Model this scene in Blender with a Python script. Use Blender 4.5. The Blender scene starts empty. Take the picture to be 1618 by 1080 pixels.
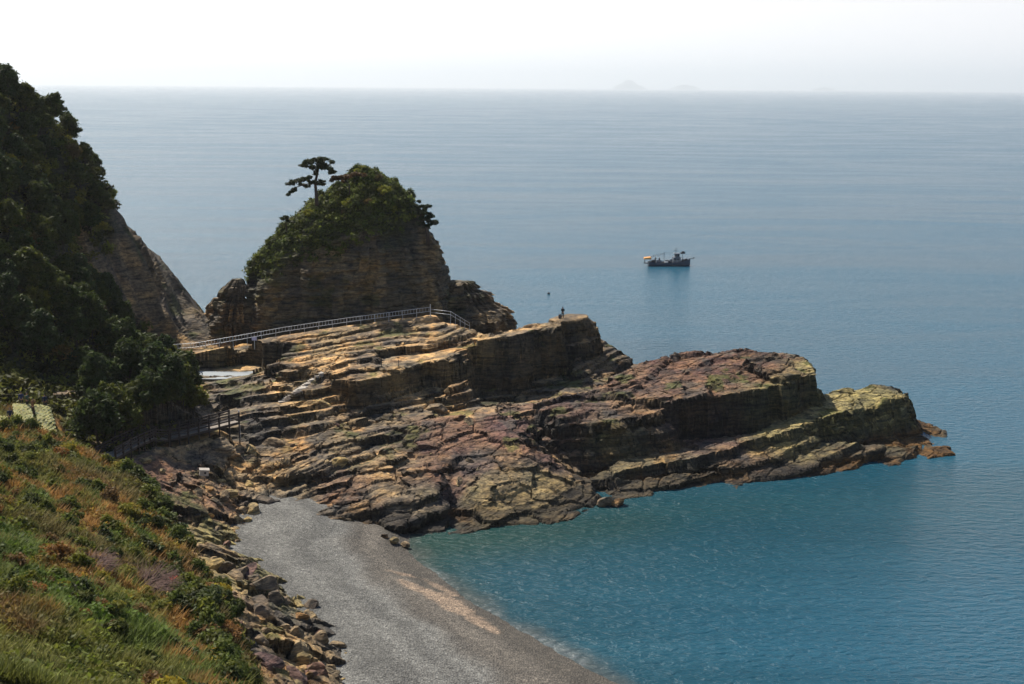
import bpy, math, random
import numpy as np
from mathutils import Vector, Matrix, Euler
R = math.radians
random.seed(7); rng = np.random.default_rng(7)
sc = bpy.context.scene
col = sc.collection

# ------------------------------------------------------------------ camera
H = 50.0; FPX = 1900.0; W0, H0 = 1618, 1080
pitch = math.atan((540 - 137) / FPX); roll = 0.0075
F_ = Vector((0, math.cos(pitch), -math.sin(pitch)))
r0 = Vector((1, 0, 0)); u0 = r0.cross(F_)
R_ = r0 * math.cos(roll) + u0 * math.sin(roll)
U_ = u0 * math.cos(roll) - r0 * math.sin(roll)
cam = bpy.data.cameras.new('camera'); co = bpy.data.objects.new('camera', cam); col.objects.link(co)
cam.lens = FPX * 36 / W0; cam.sensor_width = 36; cam.clip_start = 0.5; cam.clip_end = 200000
m = Matrix((R_, U_, -F_)).transposed().to_4x4(); m.translation = Vector((0, 0, H)); co.matrix_world = m
sc.camera = co
def ray(px, py): return F_ + R_ * ((px - 809) / FPX) - U_ * ((py - 540) / FPX)
def P(px, py, h):
    d = ray(px, py); return Vector((0, 0, H)) + d * ((h - H) / d.z)
def PY(px, py, Y):
    d = ray(px, py); return Vector((0, 0, H)) + d * (Y / d.y)

# ------------------------------------------------------------------ light
SUN_EL, SUN_AZ = R(50), R(-44)          # azimuth measured from +Y towards +X
S = Vector((math.sin(SUN_AZ) * math.cos(SUN_EL), math.cos(SUN_AZ) * math.cos(SUN_EL), math.sin(SUN_EL)))
w = bpy.data.worlds.new('World'); sc.world = w; w.use_nodes = True
nt = w.node_tree; nt.nodes.clear()
sky = nt.nodes.new('ShaderNodeTexSky'); sky.sky_type = 'NISHITA'; sky.sun_disc = False
sky.sun_elevation = SUN_EL; sky.sun_rotation = SUN_AZ; sky.altitude = 0; sky.air_density = 1.0; sky.dust_density = 1.5; sky.ozone_density = 1.5
hs = nt.nodes.new('ShaderNodeHueSaturation'); hs.inputs['Saturation'].default_value = 1.5
bg = nt.nodes.new('ShaderNodeBackground'); bg.inputs['Strength'].default_value = 0.1
wo = nt.nodes.new('ShaderNodeOutputWorld')
hs.inputs['Value'].default_value = 0.62     # sky dimmed overhead to lower the fill light, milky bright air low down
tcw = nt.nodes.new('ShaderNodeTexCoord'); sxw = nt.nodes.new('ShaderNodeSeparateXYZ'); nt.links.new(tcw.outputs['Generated'], sxw.inputs[0])
rw = nt.nodes.new('ShaderNodeValToRGB'); nt.links.new(sxw.outputs['Z'], rw.inputs[0]); rw.color_ramp.elements[0].position = 0.02; rw.color_ramp.elements[0].color = (.97, .97, .97, 1)
rw.color_ramp.elements[1].position = 0.44; rw.color_ramp.elements[1].color = (0, 0, 0, 1); rw.color_ramp.interpolation = 'EASE'
rx = nt.nodes.new('ShaderNodeValToRGB'); mz = nt.nodes.new('ShaderNodeMapRange'); mz.inputs[1].default_value = -1; nt.links.new(sxw.outputs['X'], mz.inputs[0]); nt.links.new(mz.outputs[0], rx.inputs[0])
rx.color_ramp.elements[0].position = 0.3; rx.color_ramp.elements[0].color = (.93, .92, .91, 1); rx.color_ramp.elements[1].position = 0.75; rx.color_ramp.elements[1].color = (.67, .655, .67, 1)
sc10 = nt.nodes.new('ShaderNodeVectorMath'); sc10.operation = 'SCALE'; sc10.inputs['Scale'].default_value = 12; nt.links.new(rx.outputs[0], sc10.inputs[0])
mw_ = nt.nodes.new('ShaderNodeMix'); mw_.data_type = 'RGBA'; nt.links.new(rw.outputs[0], mw_.inputs[0]); nt.links.new(hs.outputs[0], mw_.inputs[6]); nt.links.new(sc10.outputs[0], mw_.inputs[7])
nt.links.new(sky.outputs[0], hs.inputs['Color']); nt.links.new(mw_.outputs[2], bg.inputs[0]); nt.links.new(bg.outputs[0], wo.inputs[0])
sl = bpy.data.lights.new('sun', 'SUN'); sl.energy = 5.0; sl.angle = R(0.5); sl.color = (1.0, 0.93, 0.82)
so = bpy.data.objects.new('sun', sl); col.objects.link(so); so.rotation_euler = S.to_track_quat('Z', 'Y').to_euler(); so.location = (0, 0, 120)
sc.view_settings.view_transform = 'Standard'; sc.view_settings.look = 'None'; sc.view_settings.gamma = 1; sc.view_settings.exposure = 0.42
sc.render.engine = 'CYCLES'
cy = sc.cycles; cy.max_bounces = 5; cy.diffuse_bounces = 2; cy.glossy_bounces = 2; cy.transmission_bounces = 2; cy.volume_bounces = 1; cy.transparent_max_bounces = 8
cy.sample_clamp_direct = 3.0; cy.use_denoising = True; cy.caustics_reflective = False; cy.caustics_refractive = False; cy.volume_step_rate = 1

# ------------------------------------------------------------------ noise (numpy)
def _h(ix, iy, iz, seed):
    h = (ix.astype(np.int64) * 374761393 + iy.astype(np.int64) * 668265263 + iz.astype(np.int64) * 2147483647 + seed * 974634777) & 0xFFFFFFFF
    h = ((h ^ (h >> 13)) * 1274126177) & 0xFFFFFFFF
    h = ((h ^ (h >> 16)) * 2246822519) & 0xFFFFFFFF
    return ((h ^ (h >> 15)) & 0xFFFFFF) / float(0xFFFFFF)
def noise(x, y, z=0.0, seed=0):
    x, y, z = np.broadcast_arrays(np.asarray(x, float), np.asarray(y, float), np.asarray(z, float))
    xi, yi, zi = np.floor(x), np.floor(y), np.floor(z); fx, fy, fz = x - xi, y - yi, z - zi
    q = lambda t: t * t * t * (t * (t * 6 - 15) + 10)
    u, v, s = q(fx), q(fy), q(fz); o = 0
    for a in (0, 1):
        for b in (0, 1):
            wa = (u if a else 1 - u) * (v if b else 1 - v)
            o = o + wa * ((1 - s) * _h(xi + a, yi + b, zi, seed) + s * _h(xi + a, yi + b, zi + 1, seed))
    return o * 2 - 1
def fbm(x, y, z=0.0, o=4, seed=0, g=0.5):
    r, a, t = 0, 1, 0
    for k in range(o):
        r = r + a * noise(x * 2 ** k, y * 2 ** k, z * 2 ** k if not np.isscalar(z) or z else 0.0, seed + k * 17); t += a; a *= g
    return r / t
def worley(x, y, seed=0):          # nearest cell id value, F1, F2
    xi, yi = np.floor(x), np.floor(y); f1 = np.full(x.shape, 9.0); f2 = f1.copy(); idv = np.zeros(x.shape)
    for a in (-1, 0, 1):
        for b in (-1, 0, 1):
            cx, cyy = xi + a, yi + b; z0 = np.zeros_like(cx)
            d = (cx + _h(cx, cyy, z0, seed) - x) ** 2 + (cyy + _h(cx, cyy, z0 + 1, seed) - y) ** 2
            v = _h(cx, cyy, z0 + 2, seed); n = d < f1
            f2 = np.where(n, f1, np.minimum(f2, d)); idv = np.where(n, v, idv); f1 = np.where(n, d, f1)
    return idv, np.sqrt(f1), np.sqrt(f2)
def sstep(a, b, x):
    t = np.clip((x - a) / (b - a), 0, 1); return t * t * (3 - 2 * t)
def lerp(a, b, t): return a + (b - a) * t
def clerp(a, b, t): return a + (np.asarray(b) - a) * t[..., None]

# ------------------------------------------------------------------ object helpers
def tag(o, label=None, cat=None, group=None, kind=None):
    if label: o['label'] = label
    if cat: o['category'] = cat
    if group: o['group'] = group
    if kind: o['kind'] = kind
    return o
def mesh_from(name, V, F, mat, parent=None, colr=None, smooth=False, loc=None):
    V = np.asarray(V, np.float32); F = np.asarray(F, np.int32)
    me = bpy.data.meshes.new(name); me.vertices.add(len(V)); me.vertices.foreach_set('co', V.ravel())
    n = F.shape[1]; me.loops.add(F.size); me.loops.foreach_set('vertex_index', F.ravel())
    me.polygons.add(len(F)); me.polygons.foreach_set('loop_start', np.arange(0, F.size, n, dtype=np.int32))
    me.update(calc_edges=True)
    me.polygons.foreach_set('use_smooth', np.full(len(F), smooth))
    if colr is not None:
        a = me.color_attributes.new('Col', 'FLOAT_COLOR', 'POINT')
        c = np.ones((len(V), 4), np.float32); c[:, :3] = colr; a.data.foreach_set('color', c.ravel())
    me.materials.append(mat)
    o = bpy.data.objects.new(name, me); col.objects.link(o)
    if parent: o.parent = parent
    if loc is not None: o.location = loc
    return o
def empty(name, loc=(0, 0, 0), rz=0.0):
    o = bpy.data.objects.new(name, None); col.objects.link(o); o.location = loc; o.rotation_euler = (0, 0, rz); o.empty_display_size = 0.2; return o
def copy_tree(o, parent=None):
    c = o.copy(); col.objects.link(c)
    if parent: c.parent = parent
    for ch in [x for x in o.children]: copy_tree(ch, c)
    return c
class MB:
    def __init__(s): s.v = []; s.f = []
    def add(s, vs, fs):
        n = len(s.v); s.v += [tuple(v) for v in vs]; s.f += [tuple(i + n for i in f) for f in fs]
    def box(s, c, d, rz=0.0, M=None):
        M = M or (Matrix.Translation(c) @ Matrix.Rotation(rz, 4, 'Z'))
        vs = [M @ Vector((x * d[0] / 2, y * d[1] / 2, z * d[2] / 2)) for x in (-1, 1) for y in (-1, 1) for z in (-1, 1)]
        s.add(vs, [(0, 1, 3, 2), (4, 6, 7, 5), (0, 4, 5, 1), (2, 3, 7, 6), (0, 2, 6, 4), (1, 5, 7, 3)])
    def bar(s, a, b, wd, ht=None):
        a, b = Vector(a), Vector(b); d = b - a; ht = ht or wd
        q = d.to_track_quat('X', 'Z').to_matrix().to_4x4(); q.translation = (a + b) / 2
        s.box(None, (d.length, wd, ht), M=q)
    def tube(s, pts, rad, n=6):
        pts = [Vector(p) for p in pts]; k = len(s.v); R0 = rad if hasattr(rad, '__len__') else [rad] * len(pts)
        for i, p in enumerate(pts):
            d = (pts[min(i + 1, len(pts) - 1)] - pts[max(i - 1, 0)]).normalized()
            a = d.orthogonal().normalized() if i == 0 else (pa - d * pa.dot(d)).normalized()
            pa = a; b = d.cross(a)
            for j in range(n):
                t = 2 * math.pi * j / n; s.v.append(tuple(p + (a * math.cos(t) + b * math.sin(t)) * R0[i]))
        for i in range(len(pts) - 1):
            for j in range(n):
                s.f.append((k + i * n + j, k + i * n + (j + 1) % n, k + (i + 1) * n + (j + 1) % n, k + (i + 1) * n + j))
        s.f.append(tuple(k + j for j in range(n))[::-1]); s.f.append(tuple(k + (len(pts) - 1) * n + j for j in range(n)))
    def lathe(s, prof, c=(0, 0, 0), n=12):
        k = len(s.v)
        for r, z in prof:
            for j in range(n): s.v.append((c[0] + r * math.cos(2 * math.pi * j / n), c[1] + r * math.sin(2 * math.pi * j / n), c[2] + z))
        for i in range(len(prof) - 1):
            for j in range(n): s.f.append((k + i * n + j, k + i * n + (j + 1) % n, k + (i + 1) * n + (j + 1) % n, k + (i + 1) * n + j))
    def build(s, name, mat, parent=None, smooth=False):
        me = bpy.data.meshes.new(name); me.from_pydata(s.v, [], s.f); me.update()
        if smooth: me.polygons.foreach_set('use_smooth', [True] * len(me.polygons))
        me.materials.append(mat); o = bpy.data.objects.new(name, me); col.objects.link(o)
        if parent: o.parent = parent
        return o
def grid_faces(nx, ny, keep=None):
    i = np.arange(nx * ny).reshape(ny, nx)
    f = np.stack([i[:-1, :-1], i[:-1, 1:], i[1:, 1:], i[1:, :-1]], -1).reshape(-1, 4)
    if keep is not None:
        k = keep.reshape(ny, nx); kk = (k[:-1, :-1] | k[:-1, 1:] | k[1:, 1:] | k[1:, :-1]).ravel(); f = f[kk]
    return f
def compact(V, F, *arrs):
    u, inv = np.unique(F, return_inverse=True); return (V[u], inv.reshape(F.shape)) + tuple(a[u] for a in arrs)

# ------------------------------------------------------------------ materials
def nodes(name):
    m = bpy.data.materials.new(name); m.use_nodes = True; t = m.node_tree; t.nodes.clear()
    o = t.nodes.new('ShaderNodeOutputMaterial'); b = t.nodes.new('ShaderNodeBsdfPrincipled'); t.links.new(b.outputs[0], o.inputs[0])
    return m, t, b
def N(t, typ, **kw):
    n = t.nodes.new(typ)
    for k, v in kw.items():
        if k[0] == '_': n.inputs[k[1:].replace('_', ' ')].default_value = v
        else: setattr(n, k, v)
    return n
def L(t, a, b): t.links.new(a, b)
def coords(t, scale=(1, 1, 1), rot=(0, 0, 0)):
    g = N(t, 'ShaderNodeNewGeometry'); mp = N(t, 'ShaderNodeMapping'); mp.inputs['Scale'].default_value = scale; mp.inputs['Rotation'].default_value = rot
    L(t, g.outputs['Position'], mp.inputs[0]); return mp.outputs[0]
def ramp(t, fac, stops):
    r = N(t, 'ShaderNodeValToRGB'); e = r.color_ramp.elements
    while len(e) < len(stops): e.new(0.5)
    for k, (p, c) in enumerate(stops): e[k].position = p; e[k].color = (*c, 1) if hasattr(c, '__len__') else (c, c, c, 1)
    L(t, fac, r.inputs[0]); return r.outputs[0]
def mixc(t, typ, fac, a, b):
    n = N(t, 'ShaderNodeMix', data_type='RGBA', blend_type=typ)
    if hasattr(fac, 'is_output'): L(t, fac, n.inputs[0])
    else: n.inputs[0].default_value = fac
    for k, x in ((6, a), (7, b)):
        if hasattr(x, 'is_output'): L(t, x, n.inputs[k])
        else: n.inputs[k].default_value = (*x, 1)
    return n.outputs[2]
def simple(name, c, rough=0.7, var=0.25, scale=3.0, metal=0.0, bump=0.0):
    m, t, b = nodes(name); nz = N(t, 'ShaderNodeTexNoise', _Scale=scale, _Detail=5.0)
    L(t, coords(t), nz.inputs['Vector'])
    c = np.array(c); r = ramp(t, nz.outputs[0], [(0.3, tuple(c * (1 - var))), (0.7, tuple(c * (1 + var)))])
    L(t, r, b.inputs['Base Color']); b.inputs['Roughness'].default_value = rough; b.inputs['Metallic'].default_value = metal
    if bump:
        bp = N(t, 'ShaderNodeBump', _Strength=bump, _Distance=0.02); L(t, nz.outputs[0], bp.inputs['Height']); L(t, bp.outputs[0], b.inputs['Normal'])
    return m
DIP = (R(4), R(-8), 0)
def rock_mat(name='layered_rock', bs=1.0, tint=(1, 1, 1)):
    m, t, b = nodes(name)
    at = N(t, 'ShaderNodeVertexColor', layer_name='Col')
    nb = N(t, 'ShaderNodeTexNoise', _Scale=1.0, _Detail=7.0, _Roughness=0.65); L(t, coords(t, (0.22, 0.22, 2.6), DIP), nb.inputs['Vector'])
    nf = N(t, 'ShaderNodeTexNoise', _Scale=1.0, _Detail=8.0, _Roughness=0.7); L(t, coords(t, (1.3, 1.3, 2.4), DIP), nf.inputs['Vector'])
    nl = N(t, 'ShaderNodeTexNoise', _Scale=0.16, _Detail=4.0); L(t, coords(t), nl.inputs['Vector'])
    vo = N(t, 'ShaderNodeTexVoronoi', feature='DISTANCE_TO_EDGE', _Scale=1.0); 
    wv = mixc(t, 'LINEAR_LIGHT', 0.12, coords(t, (0.35, 0.6, 0.55), (R(4), R(-8), R(22))), nf.outputs[1]); L(t, wv, vo.inputs['Vector'])
    c = mixc(t, 'MULTIPLY', 1.0, at.outputs[0], ramp(t, nb.outputs[0], [(0.32, (0.25, 0.26, 0.3)), (0.45, (0.8, 0.8, 0.8)), (0.55, (1.5, 1.42, 1.25)), (0.68, (0.5, 0.45, 0.42))]))
    c = mixc(t, 'MULTIPLY', 1.0, c, ramp(t, nf.outputs[0], [(0.32, (0.36, 0.36, 0.4)), (0.5, (1, 1, 1)), (0.66, (1.55, 1.5, 1.35))]))
    c = mixc(t, 'MULTIPLY', 0.7, c, ramp(t, nl.outputs[0], [(0.35, (0.75, 0.72, 0.8)), (0.65, (1.2, 1.1, 0.9))]))
    crk = ramp(t, vo.outputs['Distance'], [(0.0, 0.25), (0.045, 1.0)])
    c = mixc(t, 'MULTIPLY', 0.35, c, crk)
    L(t, c, b.inputs['Base Color']); b.inputs['Roughness'].default_value = 0.85; b.inputs['Specular IOR Level'].default_value = 0.25
    b1 = N(t, 'ShaderNodeBump', _Strength=0.9 * bs, _Distance=0.5); L(t, nb.outputs[0], b1.inputs['Height'])
    b2 = N(t, 'ShaderNodeBump', _Strength=0.8 * bs, _Distance=0.35); L(t, nf.outputs[0], b2.inputs['Height']); L(t, b1.outputs[0], b2.inputs['Normal'])
    b3 = N(t, 'ShaderNodeBump', _Strength=0.3 * bs, _Distance=0.15); L(t, crk, b3.inputs['Height']); L(t, b2.outputs[0], b3.inputs['Normal'])
    L(t, b3.outputs[0], b.inputs['Normal']); return m
M_rock = rock_mat()
def leaf_mat(name, rough=0.6, trans=0.4, vary=1.0):
    m, t, b = nodes(name); at = N(t, 'ShaderNodeVertexColor', layer_name='Col'); oi = N(t, 'ShaderNodeObjectInfo')
    c = mixc(t, 'MULTIPLY', vary, at.outputs[0], ramp(t, oi.outputs['Random'], [(0, (0.72, 0.8, 0.85)), (0.5, (1, 1, 1)), (1, (1.35, 1.15, 0.8))]))
    L(t, c, b.inputs['Base Color']); b.inputs['Roughness'].default_value = rough; b.inputs['Specular IOR Level'].default_value = 0.2
    tr = N(t, 'ShaderNodeBsdfTranslucent'); L(t, c, tr.inputs[0]); mx = N(t, 'ShaderNodeMixShader'); mx.inputs[0].default_value = trans
    out = [n for n in t.nodes if n.type == 'OUTPUT_MATERIAL'][0]
    L(t, b.outputs[0], mx.inputs[1]); L(t, tr.outputs[0], mx.inputs[2]); L(t, mx.outputs[0], out.inputs[0]); return m
M_leaf = leaf_mat('foliage'); M_grass = leaf_mat('grass_blades', 0.7, 0.35, 0.0)
M_bark = simple('bark', (0.045, 0.033, 0.026), 0.9, 0.4, 6, bump=0.6)
M_metal = simple('galvanised_steel', (0.62, 0.64, 0.66), 0.45, 0.1, 8, metal=0.3)
M_wood = simple('weathered_wood', (0.04, 0.027, 0.022), 0.75, 0.35, 5, bump=0.3)
M_deck = simple('deck_boards', (0.28, 0.24, 0.2), 0.8, 0.25, 4, bump=0.3)
M_white = simple('white_paint', (0.75, 0.75, 0.73), 0.5, 0.08)
M_dark = simple('dark_cloth', (0.012, 0.014, 0.02), 0.9, 0.3)
M_navy = simple('navy_paint', (0.02, 0.04, 0.075), 0.45, 0.2)
M_conc = simple('pale_stone', (0.42, 0.38, 0.33), 0.9, 0.2, 2, bump=0.4)

# ------------------------------------------------------------------ surfaces from control points
def rbf(pts, grow=0.0):
    A = np.array([tuple(p) for p in pts]); n = len(A); xy, z = A[:, :2], A[:, 2]
    D = np.sqrt(((xy[:, None] - xy[None]) ** 2).sum(-1) + 1.0)
    M = np.zeros((n + 3, n + 3)); M[:n, :n] = D + np.eye(n) * -0.3; M[:n, n] = 1; M[:n, n + 1:] = xy / 100; M[n, :n] = 1; M[n + 1:, :n] = xy.T / 100
    s = np.linalg.solve(M, np.concatenate([z, [0, 0, 0]]))
    def f(x, y):
        o = s[n] + s[n + 1] * x / 100 + s[n + 2] * y / 100
        for k in range(n): o = o + s[k] * np.sqrt((x - xy[k, 0]) ** 2 + (y - xy[k, 1]) ** 2 + 1.0)
        return o
    return f
def sdf(x, y, poly):               # + outside, nearest edge index
    n = len(poly); d = np.full(x.shape, 1e9); ins = np.zeros(x.shape, bool); idx = np.zeros(x.shape, int)
    for i in range(n):
        ax, ay = poly[i][0], poly[i][1]; bx, by = poly[(i + 1) % n][0], poly[(i + 1) % n][1]
        ex, ey = bx - ax, by - ay; t = np.clip(((x - ax) * ex + (y - ay) * ey) / (ex * ex + ey * ey + 1e-9), 0, 1)
        dd = np.hypot(x - ax - t * ex, y - ay - t * ey); nn = dd < d; idx = np.where(nn, i, idx); d = np.where(nn, dd, d)
        c = ((ay > y) != (by > y)) & (x < (bx - ax) * (y - ay) / (by - ay + 1e-12) + ax); ins ^= c
    return np.where(ins, -d, d), idx

GP = [(300,590,9.5),(250,560,10),(400,543,12),(550,522,13.5),(680,508,14.6),(735,520,14.6),
 (340,584,8.3),(330,620,8),(430,640,7.8),(500,620,9),(560,645,7),(620,655,6.5),(700,622,8.3),(450,600,10),(600,560,12.2),(540,580,11.4),
 (350,680,6),(430,700,4.8),(500,720,4),(560,700,5),(640,700,5),(450,780,2.5),(550,780,2.5),(600,760,3.5),(480,830,1.0),(560,838,.6),(640,845,.4),
 (700,700,5.5),(800,655,7.2),(720,655,7),(850,700,5),(780,760,3.5),(880,760,2.2),(930,782,.6),(700,790,1.2),(660,825,.6),(850,805,.7),
 (905,738,.8),(960,738,1.2),(870,690,4),(880,640,8),(950,660,6),(1000,690,4),(1040,706,2.5),(820,632,5),(760,628,5.5),(880,604,7),(940,600,7),(1000,590,7.5),
 (200,700,8.5),(240,730,8),(200,745,9),(260,780,6.8),(300,800,5.5),(330,740,6.2),(380,760,3.8),(350,850,4),(400,832,1.6),(310,860,6),
 (330,920,8.5),(400,900,4.5),(450,930,2.6),(380,960,8),(440,980,5),(500,980,2.2),(420,1050,7.5),(500,1060,4.5),(580,1060,1.6),(400,1120,9),(520,1120,4),(600,1100,1.4),
 (430,865,.9),(480,900,.2),(600,1000,-.9),(620,900,-1.4),(700,1050,-1.9),(520,870,-.2),
 (1200,764,.1),(1100,775,.1),(980,784,.1),(1290,750,.1),(1400,738,.1),(1490,716,.1),(760,838,.1),(690,850,.1),(850,824,.1),(930,812,.1),
 (250,640,12),(150,700,10),(250,600,12)]
base_f = rbf([P(*p) for p in GP] + [(70, 172, 0), (62, 190, 0), (40, 198, 2), (20, 205, 3), (0, 215, 3), (-25, 222, 3), (-60, 220, 2), (-48, 200, 6), (-90, 190, 12), (-60, 110, 12), (-30, 60, 18)])
foot = [P(*p) for p in [(400,1250,0),(640,1150,0),(600,1000,0),(600,900,0),(640,862,0),(690,850,0),(760,838,0),(850,826,0),(930,813,0),(975,803,0),(985,790,0),(1100,776,0),(1200,766,0),(1290,751,0),(1400,738,0),(1515,716,0),(1492,690,0),(1490,672,0)]] + \
       [Vector(p) for p in [(61, 183, 0), (45, 190, 0), (33, 196, 0), (22, 203, 0), (12, 212, 0), (0, 222, 0), (-45, 226, 0), (-120, 226, 0), (-120, 60, 0)]]
# blocks: (steepness, outline of the top in photo pixels with the height of each corner)
B = [
 (2.8, [(1300,612,7),(1380,597,7.2),(1416,601,6.6),(1436,622,5.8),(1340,648,5.7),(1262,668,5.1),(1150,705,3.6),(1040,735,2.2),(960,757,1.4),(925,757,1.2),(1040,705,2.4),(1180,680,4.2)]),
 (1.6, [(1130,728,2.2),(1250,690,3.2),(1330,690,3.0),(1390,700,2.2),(1300,722,1.5),(1200,742,1.2)]),
 (1.6, [(960,768,.8),(1100,742,1.7),(1210,722,2.2),(1290,728,1.4),(1290,742,.7),(1180,754,.6),(1060,768,.5),(965,779,.4)]),
 (1.2, [(1285,744,.5),(1400,730,.5),(1512,716,.35),(1495,700,.8),(1420,700,1.3),(1300,725,.9)]),
 (7, [(1000,580,9.8),(1070,554,11.2),(1180,544,11.7),(1268,562,10.8),(1296,592,9.9),(1240,606,9.5),(1160,616,9.2),(1060,630,8.8),(1000,622,9.2),(930,612,9.2)]),
 (3, [(1190,566,11.6),(1225,556,11.9),(1255,568,11.4),(1262,590,10.4),(1215,596,10.3)]),
 (1.6, [(850,628,8.6),(1000,598,9.8),(1050,640,8.2),(960,668,6.4),(880,668,6.4)]),
 (7, [(735,548,12.6),(806,524,14.8),(857,503,16.0),(879,511,15.3),(886,506,15.0),(860,499,15.6),(800,511,15.2),(738,530,13.8)]),
  (6, [(862,508,14.6),(905,497,14.8),(936,499,14.6),(950,522,12.8),(938,545,11),(885,548,11)]),
 (2.2, [(945,530,11),(985,552,9),(1003,570,7.6),(960,596,7),(905,588,8)]),
 (7, [(545,598,11),(600,585,11.6),(700,568,12.2),(736,556,12.6),(735,530,14),(680,505,14.8),(560,540,13),(520,575,11.6)]),
 (2.0, [(640,668,6.8),(800,648,8),(845,662,7.2),(840,690,5.6),(740,690,5.8),(650,715,4.8)]),
 (2.4, [(570,770,3.6),(620,748,4.4),(700,740,4.6),(680,800,2.6),(640,826,1.4),(585,800,2.6)]),
 (3.0, [(485,800,3),(570,778,3.6),(580,815,2),(560,835,1.2),(495,826,1.4)]),
  (3.0, [(380,745,4.6),(480,716,5.2),(620,704,5.6),(640,716,5),(600,738,4),(480,752,3.6)]),
 (3.2, [(500,690,5.9),(560,662,6.8),(700,640,7.6),(660,675,6.2),(560,694,5.4)]),
 (3.2, [(700,600,10.5),(745,588,11),(750,630,8),(720,650,6.8),(690,630,8)]),
]
blocks = []
for k, pl in B:
    w3 = np.array([tuple(P(*p)) for p in pl]); A = np.c_[w3[:, :2], np.ones(len(w3))]
    c, *_ = np.linalg.lstsq(A, w3[:, 2], rcond=None); blocks.append((k, w3, c))
BA, BB = 0.115, 0.035                      # the beds rise to the right and a little to the back
TH = math.atan2(0.42, 1.0)                 # strike of the ledges
edges = np.cumsum(0.3 + 1.5 * np.random.default_rng(3).random(140) ** 2.0) - 45
def terrace(s, sharp=0.16):
    i = np.clip(np.searchsorted(edges, s) - 1, 0, len(edges) - 2); a, b = edges[i], edges[i + 1]
    t = (s - a) / (b - a); q = np.where(t < 1 - sharp, t * 0.10, 0.10 * (1 - sharp) + (t - (1 - sharp)) / sharp * (1 - 0.10 * (1 - sharp)))
    return a + (b - a) * q
RQ = P(760, 745, 3.5)
def rock_h(x, y):
    ks = lerp(1.1, .6, sstep(10, 22, x)); wx = fbm(x / 5, y / 5, 1.3, 4, 5) * ks; wy = fbm(x / 5, y / 5, 7.7, 4, 9) * ks
    u = x * math.cos(TH) + y * math.sin(TH); v = -x * math.sin(TH) + y * math.cos(TH)
    cid, f1, f2 = worley(u / 4.5 + wx * .12, v / 2.2 + wy * .12, 21); cid2, g1, g2 = worley(u / 1.7, v / 1.0, 33)
    X, Y = x + wx * .8 + (cid - .5) * 1.3, y + wy * .8 + (cid2 - .5) * .5
    z = base_f(x + wx, y + wy)
    pxx = 809 + FPX * x / (y * math.cos(pitch) + (H - z) * math.sin(pitch)); tal = (1 - sstep(340, 400, pxx + wx * 12)) * (1 - sstep(150, 158, y)) + (1 - sstep(118, 124, y)); tal = np.clip(tal, 0, 1)
    for k, w3, c in blocks:
        d, _ = sdf(X, Y, w3); top = c[0] * x + c[1] * y + c[2]
        z = np.maximum(z, top - k * np.maximum(d, 0) )
    d, _ = sdf(x + wx, y + wy, foot); z = z - 1.1 * np.maximum(d, 0)
    z = z + fbm(x / 9, y / 9, 0.0, 3, 2) * lerp(.45, .25, sstep(10, 22, x)) + (cid - .5) * lerp(.5, 1.3, np.maximum(tal, .6 * (1 - sstep(.6, 1.1, np.hypot((x - RQ.x) / 15, (y - RQ.y) / 13))))) * lerp(1, .3, sstep(10, 22, x)) + (cid2 - .5) * lerp(.1, .5, tal)
    s = z - BA * x - BB * y + fbm(x / 14, y / 14, 4.0, 3, 44) * 0.8
    zt = z - s + terrace(s)
    rough = np.clip(np.maximum(tal, (1 - sstep(.6, 1.1, np.hypot((x - RQ.x) / 15, (y - RQ.y) / 13) + wx * .1)) * .75), 0, 1); flatm = sstep(8, 14, x)
    am = lerp(.95, .12, rough) * lerp(.55, 1, sstep(-.3, .15, fbm(x / 7, y / 7, 2.0, 2, 45)))
    z = lerp(z, zt, am)
    z = z - 0.3 * (1 - sstep(0.0, 0.08, f2 - f1)) - 0.10 * (1 - sstep(0.0, 0.1, g2 - g1))
    z = z + fbm(x / 1.2, y / 1.2, 0.0, 4, 71) * 0.10
    return z
CELL = 0.18
gx = np.arange(-74, 74, CELL); gy = np.arange(66, 226, CELL); X, Y = np.meshgrid(gx, gy)
Z = rock_h(X, Y)
def pool_mask(x, y):
    c = P(345, 584, 8.2); d = np.hypot((x - c.x) / 5.6, (y - c.y) / 3.4) + fbm(x / 3, y / 3, 2.0, 3, 8) * .35; return d
pm = pool_mask(X, Y); Z = np.where(pm < 1.25, np.minimum(Z, 7.6 + 3 * np.maximum(pm - 0.8, 0) ** 1.0), Z)
RAILP = [P(236,561,9.6), P(310,556,10.2), P(385,543,11.6), P(450,531,12.4), P(550,516,13.5), P(680,499,14.8)]
def polyline_near(x, y, pts):
    bd = np.full(x.shape, 1e9); bh = np.zeros(x.shape)
    for a, b in zip(pts[:-1], pts[1:]):
        e = b - a; t = np.clip(((x - a.x) * e.x + (y - a.y) * e.y) / (e.x ** 2 + e.y ** 2), 0, 1); d = np.hypot(x - a.x - t * e.x, y - a.y - t * e.y)
        n = d < bd; bd = np.where(n, d, bd); bh = np.where(n, a.z + e.z * t, bh)
    return bd, bh
pd, ph = polyline_near(X, Y, RAILP); Z = lerp(Z, ph, 1 - sstep(1.0, 2.2, pd))
def cap(Z, pts, drop, wid, slope, reach, back=.6):
    d, h = polyline_near(X, Y, pts); fr = Y < np.interp(X, [p.x for p in pts], [p.y for p in pts]) + back
    top = h - drop - slope * np.maximum(d - wid, 0); m_ = (d < reach) & (fr | (d < wid))
    return np.where(m_, np.minimum(Z, top + (Z - np.floor(Z / .5) * .5) * .35 * (d > wid)), Z)
for (qx, qy, qh, ra) in [(889,503,14.7,2.0), (908,499,14.9,2.0)]:
    q_ = P(qx, qy, qh); Z = lerp(Z, qh + .04 * (X - q_.x), 1 - sstep(ra, ra + 1.4, np.hypot(X - q_.x, Y - q_.y)))
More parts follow.
